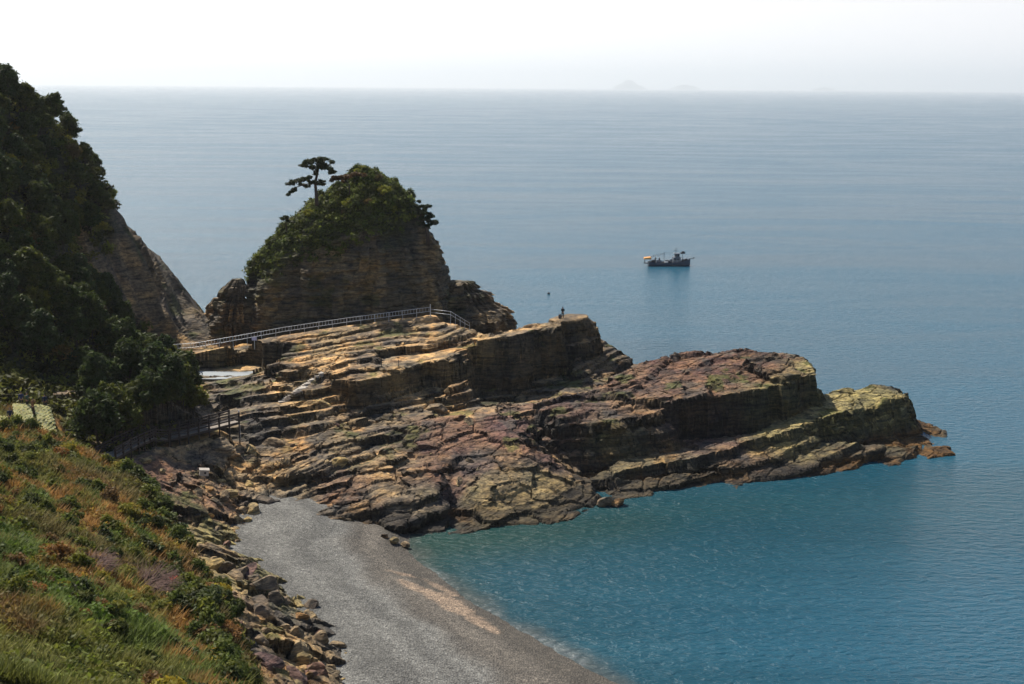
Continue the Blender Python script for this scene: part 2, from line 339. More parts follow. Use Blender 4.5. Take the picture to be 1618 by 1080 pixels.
Z = np.where(X > 44, np.minimum(Z, 6.9 - .22 * np.maximum(X - 51, 0) + (Z - np.floor(Z)) * .3), Z)
Z = cap(Z, RAILP, .05, 1.3, .27, 11)
WALK = [P(168,722,9.5), P(205,702,9.3), P(232,690,8.9), P(258,690,8.3), P(290,684,8.2), P(370,664,8.2)]
Z = cap(Z, WALK, 1.1, 1.6, .45, 7)
Z = cap(Z, [P(318,588,7.9), P(350,586,7.9), P(385,582,7.9)], .0, 2.6, .3, 8, 0)
e2 = np.cumsum(.28 + .5 * np.random.default_rng(8).random(260)) - 60
sp0 = Z - BA * X + .02 * Y + fbm(X / 11, Y / 11, 6.0, 3, 46) * .5; i2 = np.clip(np.searchsorted(e2, sp0) - 1, 0, 258); t2 = (sp0 - e2[i2]) / (e2[i2 + 1] - e2[i2])
q2 = e2[i2] + (e2[i2 + 1] - e2[i2]) * np.where(t2 < .8, t2 * .1, .08 + (t2 - .8) / .2 * .92)
reg = sstep(150, 156, Y) * (1 - sstep(2, 8, X)) * (pd > 1.6) * (pm > 1.2) * .95; Z = Z + (q2 - sp0) * reg
gz = np.gradient(Z, CELL); g = np.hypot(gz[0], gz[1]) + 1e-6
zs = Z - BA * X - BB * Y
wst = sstep(0.7, 2.0, g)
led = fbm(X * .08, Y * .08, zs * 1.9, 3, 91) * 1.5 + fbm(X * .5, Y * .5, Z * .7, 3, 13) * .7
uj = X * math.cos(TH) + Y * math.sin(TH); jt = np.floor(uj / 2.4 + fbm(X / 4, Y / 4, 0., 2, 93) * .8); led = led + (_h(jt, jt * 0, jt * 0, 94) - .5) * 2.2 * sstep(0, 6, Z)
XX = X - gz[1] / g * wst * led * .55; YY = Y - gz[0] / g * wst * led * .55
ZZ = Z + fbm(X * .7, Y * .7, Z * .7, 2, 61) * .12
def rock_colour(x, y, z, g):
    px = 809 + FPX * x / (y * math.cos(pitch) + (H - z) * math.sin(pitch))
    n = lambda sx, s, o=3: fbm(x / sx, y / sx, z / sx, o, s)
    tan = np.array([0.37, 0.265, 0.15]); c = np.ones(x.shape + (3,)) * tan
    c = clerp(c, (0.19, 0.155, 0.11), sstep(-.15, .25, n(6, 1)))
    c = clerp(c, (0.38, 0.23, 0.10), sstep(.15, .5, n(4, 2)) * .8)
    c = clerp(c, (0.10, 0.10, 0.095), sstep(.0, .3, n(9, 3)) * .8)
    pur = np.zeros(x.shape)
    for (qx, qy, qh, r, s) in PUR: 
        q = P(qx, qy, qh); pur = np.maximum(pur, s * (1 - sstep(.45, 1.15, np.hypot(x - q.x, y - q.y) / r + n(5, 6) * .5)))
    c = clerp(c, (0.13, 0.066, 0.068), pur * (.75 + .25 * n(1.5, 7)))
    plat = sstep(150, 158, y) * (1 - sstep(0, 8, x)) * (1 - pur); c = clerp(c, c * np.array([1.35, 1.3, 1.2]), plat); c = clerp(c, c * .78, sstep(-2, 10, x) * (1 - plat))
    c = clerp(c, (0.09, 0.085, 0.08), sstep(.12, .4, n(2.2, 71, 4)) * .7)
    yel = np.zeros(x.shape)
    for (qx, qy, qh, r, s) in YEL:
        q = P(qx, qy, qh); yel = np.maximum(yel, s * (1 - sstep(.5, 1.1, np.hypot(x - q.x, y - q.y) / r + n(5, 16) * .4)))
    c = clerp(c, (0.28, 0.26, 0.12), yel)
    st = sstep(.9, 2.2, g); c = clerp(c, c * np.array([.30, .34, .38]), st)  # shade painted in: steep faces get a darker, cooler colour
    grn = sstep(.22, .42, n(3.2, 11, 4)) * (1 - st) * sstep(2.5, 6, z); c = clerp(c, (0.07, 0.09, 0.025), grn * .75)
    wl = n(3, 14); c = clerp(c, (0.035, 0.032, 0.028), (1 - sstep(1.0, 2.4, z + wl)) * .85)
    c = clerp(c, (0.10, 0.056, 0.02), (1 - sstep(.3, .75, np.abs(z - .45 + wl * .6))) * sstep(-.1, .3, n(6, 15)) * .9)
    return np.clip(c, .01, 1)
PUR = [(1150,575,11,19,.95),(1050,600,9.5,10,.8),(1240,600,10,8,.8),(800,690,5.5,9,.95),(720,700,5,8,.85),(860,640,8,9,.7),(700,740,4.5,6,.8),(780,740,4,6,.5),(250,760,7,9,.8),(300,800,5.5,6,.6),(540,760,3.5,4,.6),(1000,650,6,8,.5)]
YEL = [(1370,620,7,15,.75),(1250,665,5,9,.6),(820,790,2,8,.4),(890,770,2,6,.35),(380,860,3,7,.8),(420,930,4,7,.6),(1000,745,2,9,.3)]
gz2 = np.gradient(Z, CELL); g2_ = np.hypot(gz2[0], gz2[1])
keep = (Z > -1.8)
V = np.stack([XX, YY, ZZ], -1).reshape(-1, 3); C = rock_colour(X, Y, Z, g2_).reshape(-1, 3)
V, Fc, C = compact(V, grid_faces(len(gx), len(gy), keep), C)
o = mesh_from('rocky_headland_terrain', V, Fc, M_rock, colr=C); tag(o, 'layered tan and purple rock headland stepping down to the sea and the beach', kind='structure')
def hz_rock(x, y):
    i = np.clip(((np.asarray(x) - gx[0]) / CELL).astype(int), 0, len(gx) - 1); j = np.clip(((np.asarray(y) - gy[0]) / CELL).astype(int), 0, len(gy) - 1); return Z[j, i]

# ------------------------------------------------------------------ beach
BP = [(400,835,2.2),(480,815,2.4),(420,880,2.3),(500,940,2.4),(600,1080,2.8),(520,850,1.7),(590,842,1.0),(600,920,1.4),(700,1000,1.5),(800,1060,1.1),(650,950,1.1),(740,1000,1.0),
 (640,866,0),(660,890,0),(700,915,0),(760,960,0),(830,1000,0),(900,1040,0),(990,1085,0),(1120,1150,0),(700,862,-.8),(760,910,-.9),(830,960,-.9),(900,1000,-.9),(1050,1080,-1),(400,1200,3.6),(700,1200,2.2),(900,1180,1)]
beach_f = rbf([P(*p) for p in BP])
bx = np.arange(-50, 40, .3); by = np.arange(62, 140, .3); X2, Y2 = np.meshgrid(bx, by)
Z2 = beach_f(X2, Y2) + fbm(X2 / 6, Y2 / 6, 0., 3, 3) * .12 + fbm(X2 / .5, Y2 / .5, 0., 2, 4) * .03
def beach_mat():
    m, t, b = nodes('beach_gravel'); g = N(t, 'ShaderNodeNewGeometry'); sx = N(t, 'ShaderNodeSeparateXYZ'); L(t, g.outputs['Position'], sx.inputs[0])
    vo = N(t, 'ShaderNodeTexVoronoi', _Scale=5.0); L(t, g.outputs['Position'], vo.inputs['Vector'])
    n1 = N(t, 'ShaderNodeTexNoise', _Scale=5.0, _Detail=6.0, _Roughness=.7); L(t, g.outputs['Position'], n1.inputs['Vector'])
    n2 = N(t, 'ShaderNodeTexNoise', _Scale=.22, _Detail=4.0); L(t, g.outputs['Position'], n2.inputs['Vector'])
    at = N(t, 'ShaderNodeVertexColor', layer_name='Col')
    sh = N(t, 'ShaderNodeSeparateXYZ'); L(t, vo.outputs['Color'], sh.inputs[0])
    c = mixc(t, 'MULTIPLY', 1, at.outputs[0], ramp(t, sh.outputs[0], [(0.0, .4), (.5, .9), (.85, 1.08), (1, 1.6)]))
    c = mixc(t, 'MULTIPLY', 1, c, ramp(t, n1.outputs[0], [(.3, .7), (.5, 1), (.7, 1.35)]))
    c = mixc(t, 'MULTIPLY', 1, c, ramp(t, n2.outputs[0], [(.35, .85), (.65, 1.15)]))
    L(t, c, b.inputs['Base Color']); b.inputs['Roughness'].default_value = .8
    bp = N(t, 'ShaderNodeBump', _Strength=.8, _Distance=.15); L(t, vo.outputs['Distance'], bp.inputs['Height']); L(t, bp.outputs[0], b.inputs['Normal']); return m
wn = fbm(X2 / 7, Y2 / 7, 0., 4, 31)
cb = np.ones(X2.shape + (3,)) * np.array([.135, .133, .12])
cb = clerp(cb, (.115, .10, .08), 1 - sstep(1.1, 1.7, Z2 + wn * .4)); cb = clerp(cb, (.072, .062, .048), 1 - sstep(.45, .8, Z2 + wn * .25))
cb = cb * (1 + .22 * np.sin(Z2 * 9 + wn * 3) * sstep(.6, 1.2, Z2))[..., None]
for (qx, qy, rx, ry, a) in [(630,908,2.2,.5,-.3),(668,935,3.6,1.1,-.8),(715,955,4.6,1.5,-.8),(760,985,2.6,.8,-.8),(700,925,3,.6,-.8)]:
    q = P(qx, qy, .5); dx, dy = X2 - q.x, Y2 - q.y; u = dx * math.cos(a) + dy * math.sin(a); v = -dx * math.sin(a) + dy * math.cos(a)
    cb = clerp(cb, (.30, .215, .145), (1 - sstep(.6, 1.1, np.hypot(u / rx, v / ry) + fbm(X2 / 1.5, Y2 / 1.5, 0., 3, 77) * .6)) * .8)
V, Fc, C = compact(np.stack([X2, Y2, Z2], -1).reshape(-1, 3), grid_faces(len(bx), len(by), Z2 > -1.5), cb.reshape(-1, 3))
tag(mesh_from('beach', V, Fc, beach_mat(), colr=C, smooth=True), 'grey gravel beach with a dark wet edge and pinkish sand streaks', kind='structure')

# ------------------------------------------------------------------ sea
def axis(lo, hi, step, far, gr=1.25):
    a = list(np.arange(lo, hi, step)); s = step; x = hi
    while x < far[1]: a.append(x); s *= gr; x += s
    s = step; x = lo - step; pre = []
    while x > far[0]: pre.append(x); s *= gr; x -= s
    return np.array(sorted(pre) + a)
sx_ = axis(-30, 100, .7, (-60000, 60000)); sy_ = axis(66, 230, .7, (-3000, 70000)); X3, Y3 = np.meshgrid(sx_, sy_)
dsh, _ = sdf(X3, Y3, foot); bz = beach_f(X3, Y3)
near = (np.abs(X3) < 110) & (Y3 > 60) & (Y3 < 240)
depth = np.where(near, np.minimum(np.maximum(dsh, 0) * .25, np.where(bz > -3, np.maximum(-bz, 0) * 1.2 + np.maximum(dsh, 0) * .02, 9)), 30)
depth = np.where(near, np.minimum(np.maximum(dsh, 0) * .2 + .1, np.maximum(-bz, 0) * 1.0), 30)
shallow = 1 - sstep(0, 6, depth)
cs = np.ones(X3.shape + (3,)) * np.array([.012, .084, .134])
bay = (1 - sstep(8, 60, dsh)) * near * sstep(170, 120, Y3) if False else (1 - sstep(5, 45, np.maximum(dsh, 0))) * near * (1 - sstep(135, 175, Y3))
cs = clerp(cs, (.013, .068, .090), np.clip(bay, 0, 1) * .9)
cs = clerp(cs, (.014, .05, .03), np.clip(1 - sstep(1, 14, np.maximum(dsh, 0)), 0, 1) * near * (1 - sstep(125, 150, Y3)) * .8)
fo = near * (1 - sstep(.0, .5, np.maximum(-bz, 0) + fbm(X3 / 4, Y3 / 4, 0., 3, 5) * .25)) * (bz > -1.2)
cs = clerp(cs, (.10, .10, .085), np.clip(fo, 0, 1) * .6)
foam = near * (bz > -.5) * (X3 < 30) * sstep(-.1, .3, fbm(X3 / 4, Y3 / 4, 0., 3, 6)) * (1 - sstep(.02, .09, np.abs(bz + .05 + .06 * fbm(X3 / 5, Y3 / 5, 0., 2, 7))))
cs = clerp(cs, (.45, .47, .47), np.clip(foam, 0, 1) * .2)
def sea_mat():
    m, t, b = nodes('sea_water'); at = N(t, 'ShaderNodeVertexColor', layer_name='Col'); g = N(t, 'ShaderNodeNewGeometry')
    n0 = N(t, 'ShaderNodeTexNoise', _Scale=.016, _Detail=6.0, _Roughness=.62, _Distortion=1.2); L(t, coords(t, (.35, 1.6, 1)), n0.inputs['Vector'])
    c = mixc(t, 'MULTIPLY', 1, at.outputs[0], ramp(t, n0.outputs[0], [(.35, .85), (.65, 1.15)])); L(t, c, b.inputs['Base Color'])
    r = ramp(t, n0.outputs[0], [(.4, .17), (.6, .25)]); L(t, r, b.inputs['Roughness']); b.inputs['IOR'].default_value = 1.33
    prev = None
    for sc_, st, di, mp in ((1.0, 1.0, .55, (.55, 1.3, 1)), (1.0, .05, 1.2, (.10, .16, 1)), (1.0, .9, .13, (1.7, 4.0, 1))):
        nn = N(t, 'ShaderNodeTexNoise', _Scale=sc_, _Detail=4.0, _Roughness=.6, _Distortion=.3); L(t, coords(t, mp, (0, 0, R(12))), nn.inputs['Vector'])
        bp = N(t, 'ShaderNodeBump', _Strength=st, _Distance=di); L(t, nn.outputs[0], bp.inputs['Height'])
        if prev: L(t, prev, bp.inputs['Normal'])
        prev = bp.outputs[0]
    L(t, prev, b.inputs['Normal']); return m
V = np.stack([X3, Y3, X3 * 0], -1).reshape(-1, 3)
tag(mesh_from('sea_water', V, grid_faces(len(sx_), len(sy_)), sea_mat(), colr=cs.reshape(-1, 3), smooth=True), 'blue sea with small ripples turning teal in the cove', kind='structure')
# tide pool
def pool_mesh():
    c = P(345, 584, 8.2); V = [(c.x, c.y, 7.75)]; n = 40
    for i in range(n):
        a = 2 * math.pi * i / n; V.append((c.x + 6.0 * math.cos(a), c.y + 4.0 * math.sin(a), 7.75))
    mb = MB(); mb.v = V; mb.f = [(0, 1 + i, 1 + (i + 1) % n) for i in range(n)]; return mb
mw, t_, b_ = nodes('still_water'); b_.inputs['Base Color'].default_value = (.50, .54, .56, 1); b_.inputs['Roughness'].default_value = .05; b_.inputs['IOR'].default_value = 1.5  # pale base colour stands in for the reflected bright sky
nn_ = N(t_, 'ShaderNodeTexNoise', _Scale=1.5); L(t_, coords(t_), nn_.inputs['Vector']); bp_ = N(t_, 'ShaderNodeBump', _Strength=.1, _Distance=.02); L(t_, nn_.outputs[0], bp_.inputs['Height']); L(t_, bp_.outputs[0], b_.inputs['Normal'])
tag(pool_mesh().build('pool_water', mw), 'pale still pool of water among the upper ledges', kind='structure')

# ------------------------------------------------------------------ rounded rock masses with layered sides
def radial_rock(name, Yc, levels, dep, label=None, cat=None, kind=None, na=420, nz=190, strat=1.0, amp=1.0, seed=0, colf=None, power=2.6, off=0.0):
    """levels: (py, x_left, x_right) silhouette in photo pixels at distance Yc; dep: depth / width"""
    lv = []
    for (py, xl, xr) in levels:
        a, b = PY(xl, py, Yc), PY(xr, py, Yc); lv.append((a.z, (a.x + b.x) / 2, (b.x - a.x) / 2))
    lv = np.array(sorted(lv)); z = np.linspace(0, 1, nz) ** .92
    z = lv[0, 0] + (lv[-1, 0] - lv[0, 0]) * z; cxx = np.interp(z, lv[:, 0], lv[:, 1]); w_ = np.interp(z, lv[:, 0], lv[:, 2])
    a = np.linspace(0, 2 * math.pi, na, endpoint=False); A, Zg = np.meshgrid(a, z); Cx, _ = np.meshgrid(a, cxx)[1], 0; Wd = np.meshgrid(a, w_)[1]
    ca, sa = np.cos(A), np.sin(A); k = (np.abs(ca) ** power + np.abs(sa) ** power) ** (-1 / power)
    X_ = Cx + Wd * k * ca; Y_ = Yc + off * (Zg - lv[0, 0]) + Wd * dep * k * sa
    s = Zg - BA * X_ - BB * Y_
    fade = np.clip(Wd / 2.5, 0.0, 1)
    jd = np.floor((ca * 7 + sa * 5 + fbm(X_ / 6, Y_ / 6, Zg / 12, 2, seed + 3)) * 1.2)
    d = fbm(X_ / 6, Y_ / 6, Zg / 8, 4, seed) * 1.6 + (_h(jd, np.floor(s / 5), jd * 0, seed + 5) - .5) * 1.7
    bed = np.floor(s / .75 + fbm(X_ / 9, Y_ / 9, 0., 2, seed + 8)); d = d + (_h(bed, bed * 0, bed * 0, seed + 9) - .5) * .75 * strat + fbm(X_ * .8, Y_ * .8, Zg * 2.2, 3, seed + 12) * .38
    X_ = X_ + ca * d * fade * amp; Y_ = Y_ + sa * d * fade * amp; Z_ = Zg + fbm(X_ / 2, Y_ / 2, Zg / 2, 3, seed + 15) * .3 * fade
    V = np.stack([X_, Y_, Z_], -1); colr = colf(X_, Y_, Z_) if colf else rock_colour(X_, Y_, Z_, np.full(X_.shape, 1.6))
    i = np.arange(na * nz).reshape(nz, na); j = np.roll(i, -1, 1)
    Fq = np.stack([i[:-1], j[:-1], j[1:], i[1:]], -1).reshape(-1, 4)
    top = V[-1].mean(0); V = np.concatenate([V.reshape(-1, 3), top[None]]); colr = np.concatenate([colr.reshape(-1, 3), colr[-1].mean(0)[None]])
    n = len(V) - 1; Ft = np.stack([i[-1], j[-1], np.full(na, n), np.full(na, n)], -1)[:, :3]
    o = mesh_from(name, V, Fq, M_rock, colr=colr)
    import bmesh
    bm = bmesh.new(); bm.from_mesh(o.data); bm.verts.ensure_lookup_table()
    for f in Ft: bm.faces.new([bm.verts[q] for q in f])
    bm.to_mesh(o.data); bm.free(); tag(o, label, cat, kind=kind); return o, (X_, Y_, Z_)
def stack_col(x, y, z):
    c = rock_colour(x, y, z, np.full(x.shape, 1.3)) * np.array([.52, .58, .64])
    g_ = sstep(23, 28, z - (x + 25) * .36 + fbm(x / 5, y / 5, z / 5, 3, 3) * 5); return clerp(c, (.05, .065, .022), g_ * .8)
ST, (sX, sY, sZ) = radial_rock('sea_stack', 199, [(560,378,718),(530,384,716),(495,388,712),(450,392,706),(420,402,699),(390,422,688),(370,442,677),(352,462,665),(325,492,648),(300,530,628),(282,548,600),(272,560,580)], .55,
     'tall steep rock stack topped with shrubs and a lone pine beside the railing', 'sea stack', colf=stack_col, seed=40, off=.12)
radial_rock('rock_pinnacle', 197, [(560,325,400),(520,333,395),(480,345,392),(450,360,388),(440,368,384)], .9, 'pale knobbly rock leaning against the left foot of the tall stack', 'rock', seed=80, na=160, nz=90)
radial_rock('rock_pinnacle', 214, [(545,318,372),(505,322,362),(485,330,352),(470,338,346)], .9, 'small dark rock in the gap between the cliff and the stack', 'rock', seed=83, na=90, nz=50)
radial_rock('rock_outcrop', 202, [(540,640,812),(505,650,808),(490,670,798),(470,685,775),(452,700,755),(444,712,740)], .55, 'stepped tan outcrop with stacked ledges at the right foot of the tall stack', 'rock', seed=87, na=300, nz=110, strat=2.2, amp=1.1)
# ------------------------------------------------------------------ hillside and grass slope
HP = [(0,155,'Y',192),(60,190,'Y',194),(110,235,'Y',198),(150,290,'Y',200),(195,345,'Y',203),(240,400,'Y',206),(290,470,'Y',209),(340,540,'Y',212),(-150,60,'Y',190),(-350,-20,'Y',190)]
hp = [PY(p[0], p[1], p[3]) for p in HP]
hp += [P(*p) for p in [(318,600,8.5),(330,640,7),(250,650,9.5),(300,575,9.3),(230,685,8.6),(150,715,9.5),(100,690,12.5),(60,660,13.2),(0,650,14),(250,562,10.4),(-100,640,17)]]
hp += [PY(p[0], p[1], p[2]) for p in [(200,560,172),(120,600,152),(0,560,148),(100,480,165),(0,400,160),(180,470,183),(100,350,180),(0,250,176),(-150,300,160),(215,500,189),(180,420,194)]]
hp += [Vector(p) for p in [(-48, 224, 0), (-60, 235, 0), (-90, 235, 5), (-130, 240, 10), (-40, 214, -1), (-36, 190, 3), (-150, 190, 70), (-120, 140, 40), (-140, 90, 45)]]
hill_f = rbf(hp)
TOE = [P(125,712,10), P(170,712,9.3), P(235,690,8.4), P(322,652,7.5), P(322,600,8.5), P(262,572,10), P(300,553,10.5), Vector((-40, 205, 0)), Vector((-42, 226, 0)), Vector((-150, 240, 0)), P(-400,640,15), P(-30,640,14), P(108,645,12.8)]
def hill_h(x, y):
    dt = np.maximum(sdf(x + fbm(x / 4, y / 4, 0., 3, 55) * 1.5, y, TOE)[0], 0)
    return hill_h0(x, y) - 1.6 * dt
def hill_h0(x, y):
    z = hill_f(x, y); n1 = fbm(x / 12, y / 12, 0., 4, 50)
    u = (x * .8 + y * .6) + fbm(x / 6, y / 6, 0., 3, 57) * 1.5; dn = (x * .6 - y * .8) / 45; spur = np.abs(fbm(u / 8, dn, 0., 2, 51)) * .8 + np.abs(fbm(u / 2.6, dn * 2, 0., 3, 53)) * .25; w_ = sstep(172, 184, y) * sstep(-82, -66, x)
    return z + n1 * 1.6 - spur * 11 * w_ + w_ * 2.6 + fbm(x / 2, y / 2, 0., 3, 52) * .4
hx = np.arange(-135, -30, .4); hy = np.arange(100, 240, .4); X4, Y4 = np.meshgrid(hx, hy); Z4 = hill_h(X4, Y4)
gq = np.gradient(Z4, .4); ghl = np.hypot(*gq)
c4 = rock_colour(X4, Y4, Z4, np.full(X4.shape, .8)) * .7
bare = sstep(178, 188, Y4 + fbm(X4 / 8, Y4 / 8, 0., 3, 9) * 10) * (1 - sstep(24, 34, Z4 + fbm(X4 / 6, Y4 / 6, 0., 3, 10) * 8)) 
c4 = clerp(c4, (.035, .04, .02), (1 - bare) * .95)
V, Fc, C = compact(np.stack([X4, Y4, Z4], -1).reshape(-1, 3), grid_faces(len(hx), len(hy), Z4 > -2), c4.reshape(-1, 3))
tag(mesh_from('hillside_terrain', V, Fc, M_rock, colr=C), 'steep wooded hillside ending in bare rock spurs at the sea', kind='structure')

EDGE = [(105,700,12.4),(150,722,11.5),(230,770,11.2),(300,870,13),(350,960,14.8),(380,1080,17)]
SP = EDGE + [(0,875,23),(0,1080,28),(100,800,17.5),(200,1080,22.5),(150,900,19),(250,950,17.6),(60,760,17),(200,820,14)]
SP += [(20,648,13.5),(80,650,13.0),(97,695,12.5),(-30,665,13.9),(40,688,13.2)]
sp = [P(*p) for p in SP]
drop = []
for a in EDGE:
    q = P(*a); drop.append(Vector((q.x + 3.2, q.y + 1.8, q.z - 4.0))); drop.append(Vector((q.x + 7, q.y + 4, q.z - 9)))
sp += drop + [P(-150,1000,30), Vector((-10, 50, 22)), Vector((-8, 40, 24)), Vector((-4, 50, 12)), Vector((-30, 40, 31)), Vector((-110, 120, 22))]
slope_f = rbf(sp)
GPOLY = [P(-300,640,14.6), P(0,640,13.9), P(92,643,12.9)] + [P(*e) for e in EDGE] + [P(395,1150,19), Vector((-8, 30, 0)), Vector((-90, 30, 0))]
def slope_h(x, y):
    dt = np.maximum(sdf(x + fbm(x / 4, y / 4, 0., 3, 155) * 1.2, y, GPOLY)[0], 0)
    return slope_h0(x, y) - 1.4 * dt
def slope_h0(x, y):
    n1 = fbm(x / 7, y / 7, 0., 4, 150)
    gul = P(250, 900, 17); dd = np.hypot((x - gul.x) * .9 + (y - gul.y) * .3, (y - gul.y) * .22)
    return slope_f(x, y) + n1 * 1.0 - 1.6 * np.exp(-(dd / 2.6) ** 2)
ex = np.arange(-75, 0, .35); ey = np.arange(36, 146, .35); X5, Y5 = np.meshgrid(ex, ey); Z5 = slope_h(X5, Y5)
def grass_col(x, y):
    a = fbm(x / 6, y / 9, 0., 4, 200); b = fbm(x / 3, y / 4, 0., 3, 210); c2 = fbm(x / 1.0, y / 1.2, 0., 2, 220)
    c = np.ones(x.shape + (3,)) * np.array([.17, .165, .038])
    c = clerp(c, (.11, .15, .03), sstep(0, .35, a))
    c = clerp(c, (.32, .17, .05), sstep(.02, .35, b + .35 * (OR(x, y))) * .95)
    c = clerp(c, (.17, .12, .055), sstep(.05, .35, -a) * .6)
    return np.clip(c * (1 + .5 * c2)[..., None], .005, 1)
def OR(x, y):
    o = 0
    for (qx, qy, qh, r) in [(110,720,12.5,10),(270,860,14,9),(300,930,15,8),(200,790,13,8),(30,780,18,5)]:
        q = P(qx, qy, qh); o = np.maximum(o, np.exp(-((x - q.x) ** 2 + (y - q.y) ** 2) / r ** 2))
    return o * 2 - .7
V, Fc, C = compact(np.stack([X5, Y5, Z5], -1).reshape(-1, 3), grid_faces(len(ex), len(ey), Z5 > 2), (grass_col(X5, Y5) * .7).reshape(-1, 3))
M_soil = rock_mat('grassy_soil', .6)
tag(mesh_from('grass_slope_terrain', V, Fc, M_soil, colr=C, smooth=True), 'green and rust coloured slope falling towards the beach', kind='structure')
def quads_blades(pts, nrm, ln, wd, colr, lean=.5, seed=1):
    r = np.random.default_rng(seed); n = len(pts); a = r.random(n) * 2 * math.pi; d = np.stack([np.cos(a), np.sin(a), np.zeros(n)], -1)
    l = ln * (.5 + r.random(n)); tip = pts + nrm * l[:, None] + d * (l * lean * r.random(n))[:, None]
    s = np.stack([-d[:, 1], d[:, 0], np.zeros(n)], -1) * wd
    V = np.stack([pts - s, pts + s, tip], 1).reshape(-1, 3); F = np.arange(n * 3).reshape(-1, 3); return V, F, np.repeat(colr, 3, 0)
n = 420000; u = rng.random(n); yy = 42 + 92 * u ** 1.0; keepn = rng.random(n) < np.clip(60 / yy, 0, 1) ** 1.0; yy = yy[keepn]
xx = -yy * .47 + rng.random(len(yy)) * (yy * .47 - 2)
zz = slope_h(xx, yy)
qx = 809 + FPX * xx / (yy * math.cos(pitch) + (H - zz) * math.sin(pitch))
dmask = (zz > hz_rock(xx, yy)) & (qx > -60) & (qx < 430) & (zz > 8)
fl = P(60, 665, 13); dmask &= ~((np.hypot(xx - fl.x, yy - fl.y) < 3.5))
xx, yy, zz = xx[dmask], yy[dmask], zz[dmask]; cc = grass_col(xx, yy) * (.7 + .7 * rng.random(len(xx)))[:, None]
tall = .28 + .25 * sstep(-.2, .4, fbm(xx / 2.2, yy / 2.2, 0., 3, 230))
V, Fc, C = quads_blades(np.stack([xx, yy, zz - .03], -1), np.array([[.15, .1, .97]]), tall * 1.15, .034 + yy[:, None] * .0004, cc, 1.3)
tag(mesh_from('slope_grass', V, Fc, M_grass, colr=C), 'tufted green and rust grass covering the slope', 'grass', kind='stuff')


# ------------------------------------------------------------------ foliage
def leaf_cloud(clumps, n, size, base, seed=0, flat=.75, var=.35, aspect=2.0):
    """clumps: (x,y,z,rx,ry,rz); n leaves in each, as small four-cornered leaves through the outer part of the clump"""
    r = np.random.default_rng(seed); cl = np.array(clumps, float); k = len(cl)
    d = r.normal(size=(k, n, 3)); d /= np.linalg.norm(d, axis=-1, keepdims=True); rad = r.random((k, n, 1)) ** .45
    rad = rad * (.65 + .75 * r.random((k, n, 1))); p = (cl[:, None, :3] + d * rad * cl[:, None, 3:]).reshape(-1, 3); m = len(p)
    nr = d.reshape(-1, 3) * .6 + r.normal(size=(m, 3)) * .7; nr[:, 2] += .5; nr /= np.linalg.norm(nr, axis=1, keepdims=True)
    a = np.cross(nr, r.normal(size=(m, 3))); a /= np.linalg.norm(a, axis=1, keepdims=True); b = np.cross(nr, a)
    sz = size * (.5 + r.random((m, 1))); a = a * sz * aspect * .5; b = b * sz * .5
    V = np.stack([p - a, p - b * .9 + a * .1, p + a, p + b], 1).reshape(-1, 3); F = np.arange(m * 4).reshape(-1, 4)
    cv = np.repeat(1 + var * (r.random((k, 1)) * 2 - 1), n, 0).reshape(-1, 1) * (1 + .5 * (r.random((m, 1)) - .5))
    tint = np.repeat(r.random((k, 1)), n, 0).reshape(-1, 1) * np.array([[.35, .12, -.1]]) + 1
    c = np.clip(np.array([base]) * cv * tint, .003, 1); return V, F, np.repeat(c, 4, 0)
def make_pine(name, h, seed, base=(.05, .074, .018), spread=.36, nl=70, lay=11, leaf=.27, tr=.16, top=.35):
    r = random.Random(seed); root = empty(name); mb = MB(); pts = []; x = y = 0
    for i in range(7):
        pts.append((x, y, h * .96 * i / 6 - .4)); x += r.uniform(-.05, .05) * h * .6; y += r.uniform(-.05, .05) * h * .6
    mb.tube(pts, [tr * (1 - .12 * i) for i in range(7)]); cl = []
    for i in range(lay):
        t = top + (1 - top) * i / (lay - 1); zz = h * t; kx = np.interp(t, [k / 6 for k in range(7)], [p[0] for p in pts]); ky = np.interp(t, [k / 6 for k in range(7)], [p[1] for p in pts])
        nb = r.randint(3, 4) if t < .95 else 2
        for j in range(nb):
            a = r.uniform(0, 6.28); L_ = h * spread * (1.02 - .72 * ((t - top) / (1 - top)) ** 1.5) * r.uniform(.55, 1.1)
            e = (kx + L_ * math.cos(a), ky + L_ * math.sin(a), zz + L_ * r.uniform(.0, .35)); m_ = ((kx + e[0]) / 2, (ky + e[1]) / 2, (zz + e[2]) / 2 + .12 * L_)
            mb.tube([(kx, ky, zz - .3), m_, e], [tr * .4, tr * .25, .02], 4)
            for q, f in ((e, 1), (m_, .8)):
                rr = h * .085 * r.uniform(.6, 1.3) * f; cl.append((q[0], q[1], q[2] + .1, rr * 1.5, rr * 1.5, rr * .8)); cl.append((q[0] + r.uniform(-.5, .5), q[1] + r.uniform(-.5, .5), q[2] + r.uniform(-.2, .5), rr * .9, rr * .9, rr * 1.1))
    mb.build('trunk', M_bark, root, True); V, F, C = leaf_cloud(cl, nl, leaf, base, seed, aspect=2.6)
    mesh_from('crown', V, F, M_leaf, root, C); return root
def make_shrub(name, r_, seed, base, n=9, nl=130, leaf=.22, stem=True):
    r = random.Random(seed); root = empty(name); cl = []
    mb = MB()
    for i in range(n):
        a = r.uniform(0, 6.28); d = r_ * r.uniform(0, .75); z = r_ * r.uniform(.25, .95) * (1 - .4 * d / r_); q = r_ * r.uniform(.28, .5)
        cl.append((d * math.cos(a), d * math.sin(a), z, q, q, q * .8)); mb.tube([(0, 0, -.3), (d * .4 * math.cos(a), d * .4 * math.sin(a), z * .6), (d * math.cos(a), d * math.sin(a), z)], [.05, .03, .012], 4)
    mb.build('stem', M_bark, root); V, F, C = leaf_cloud(cl, nl, leaf, base, seed)
    mesh_from('foliage', V, F, M_leaf, root, C); return root
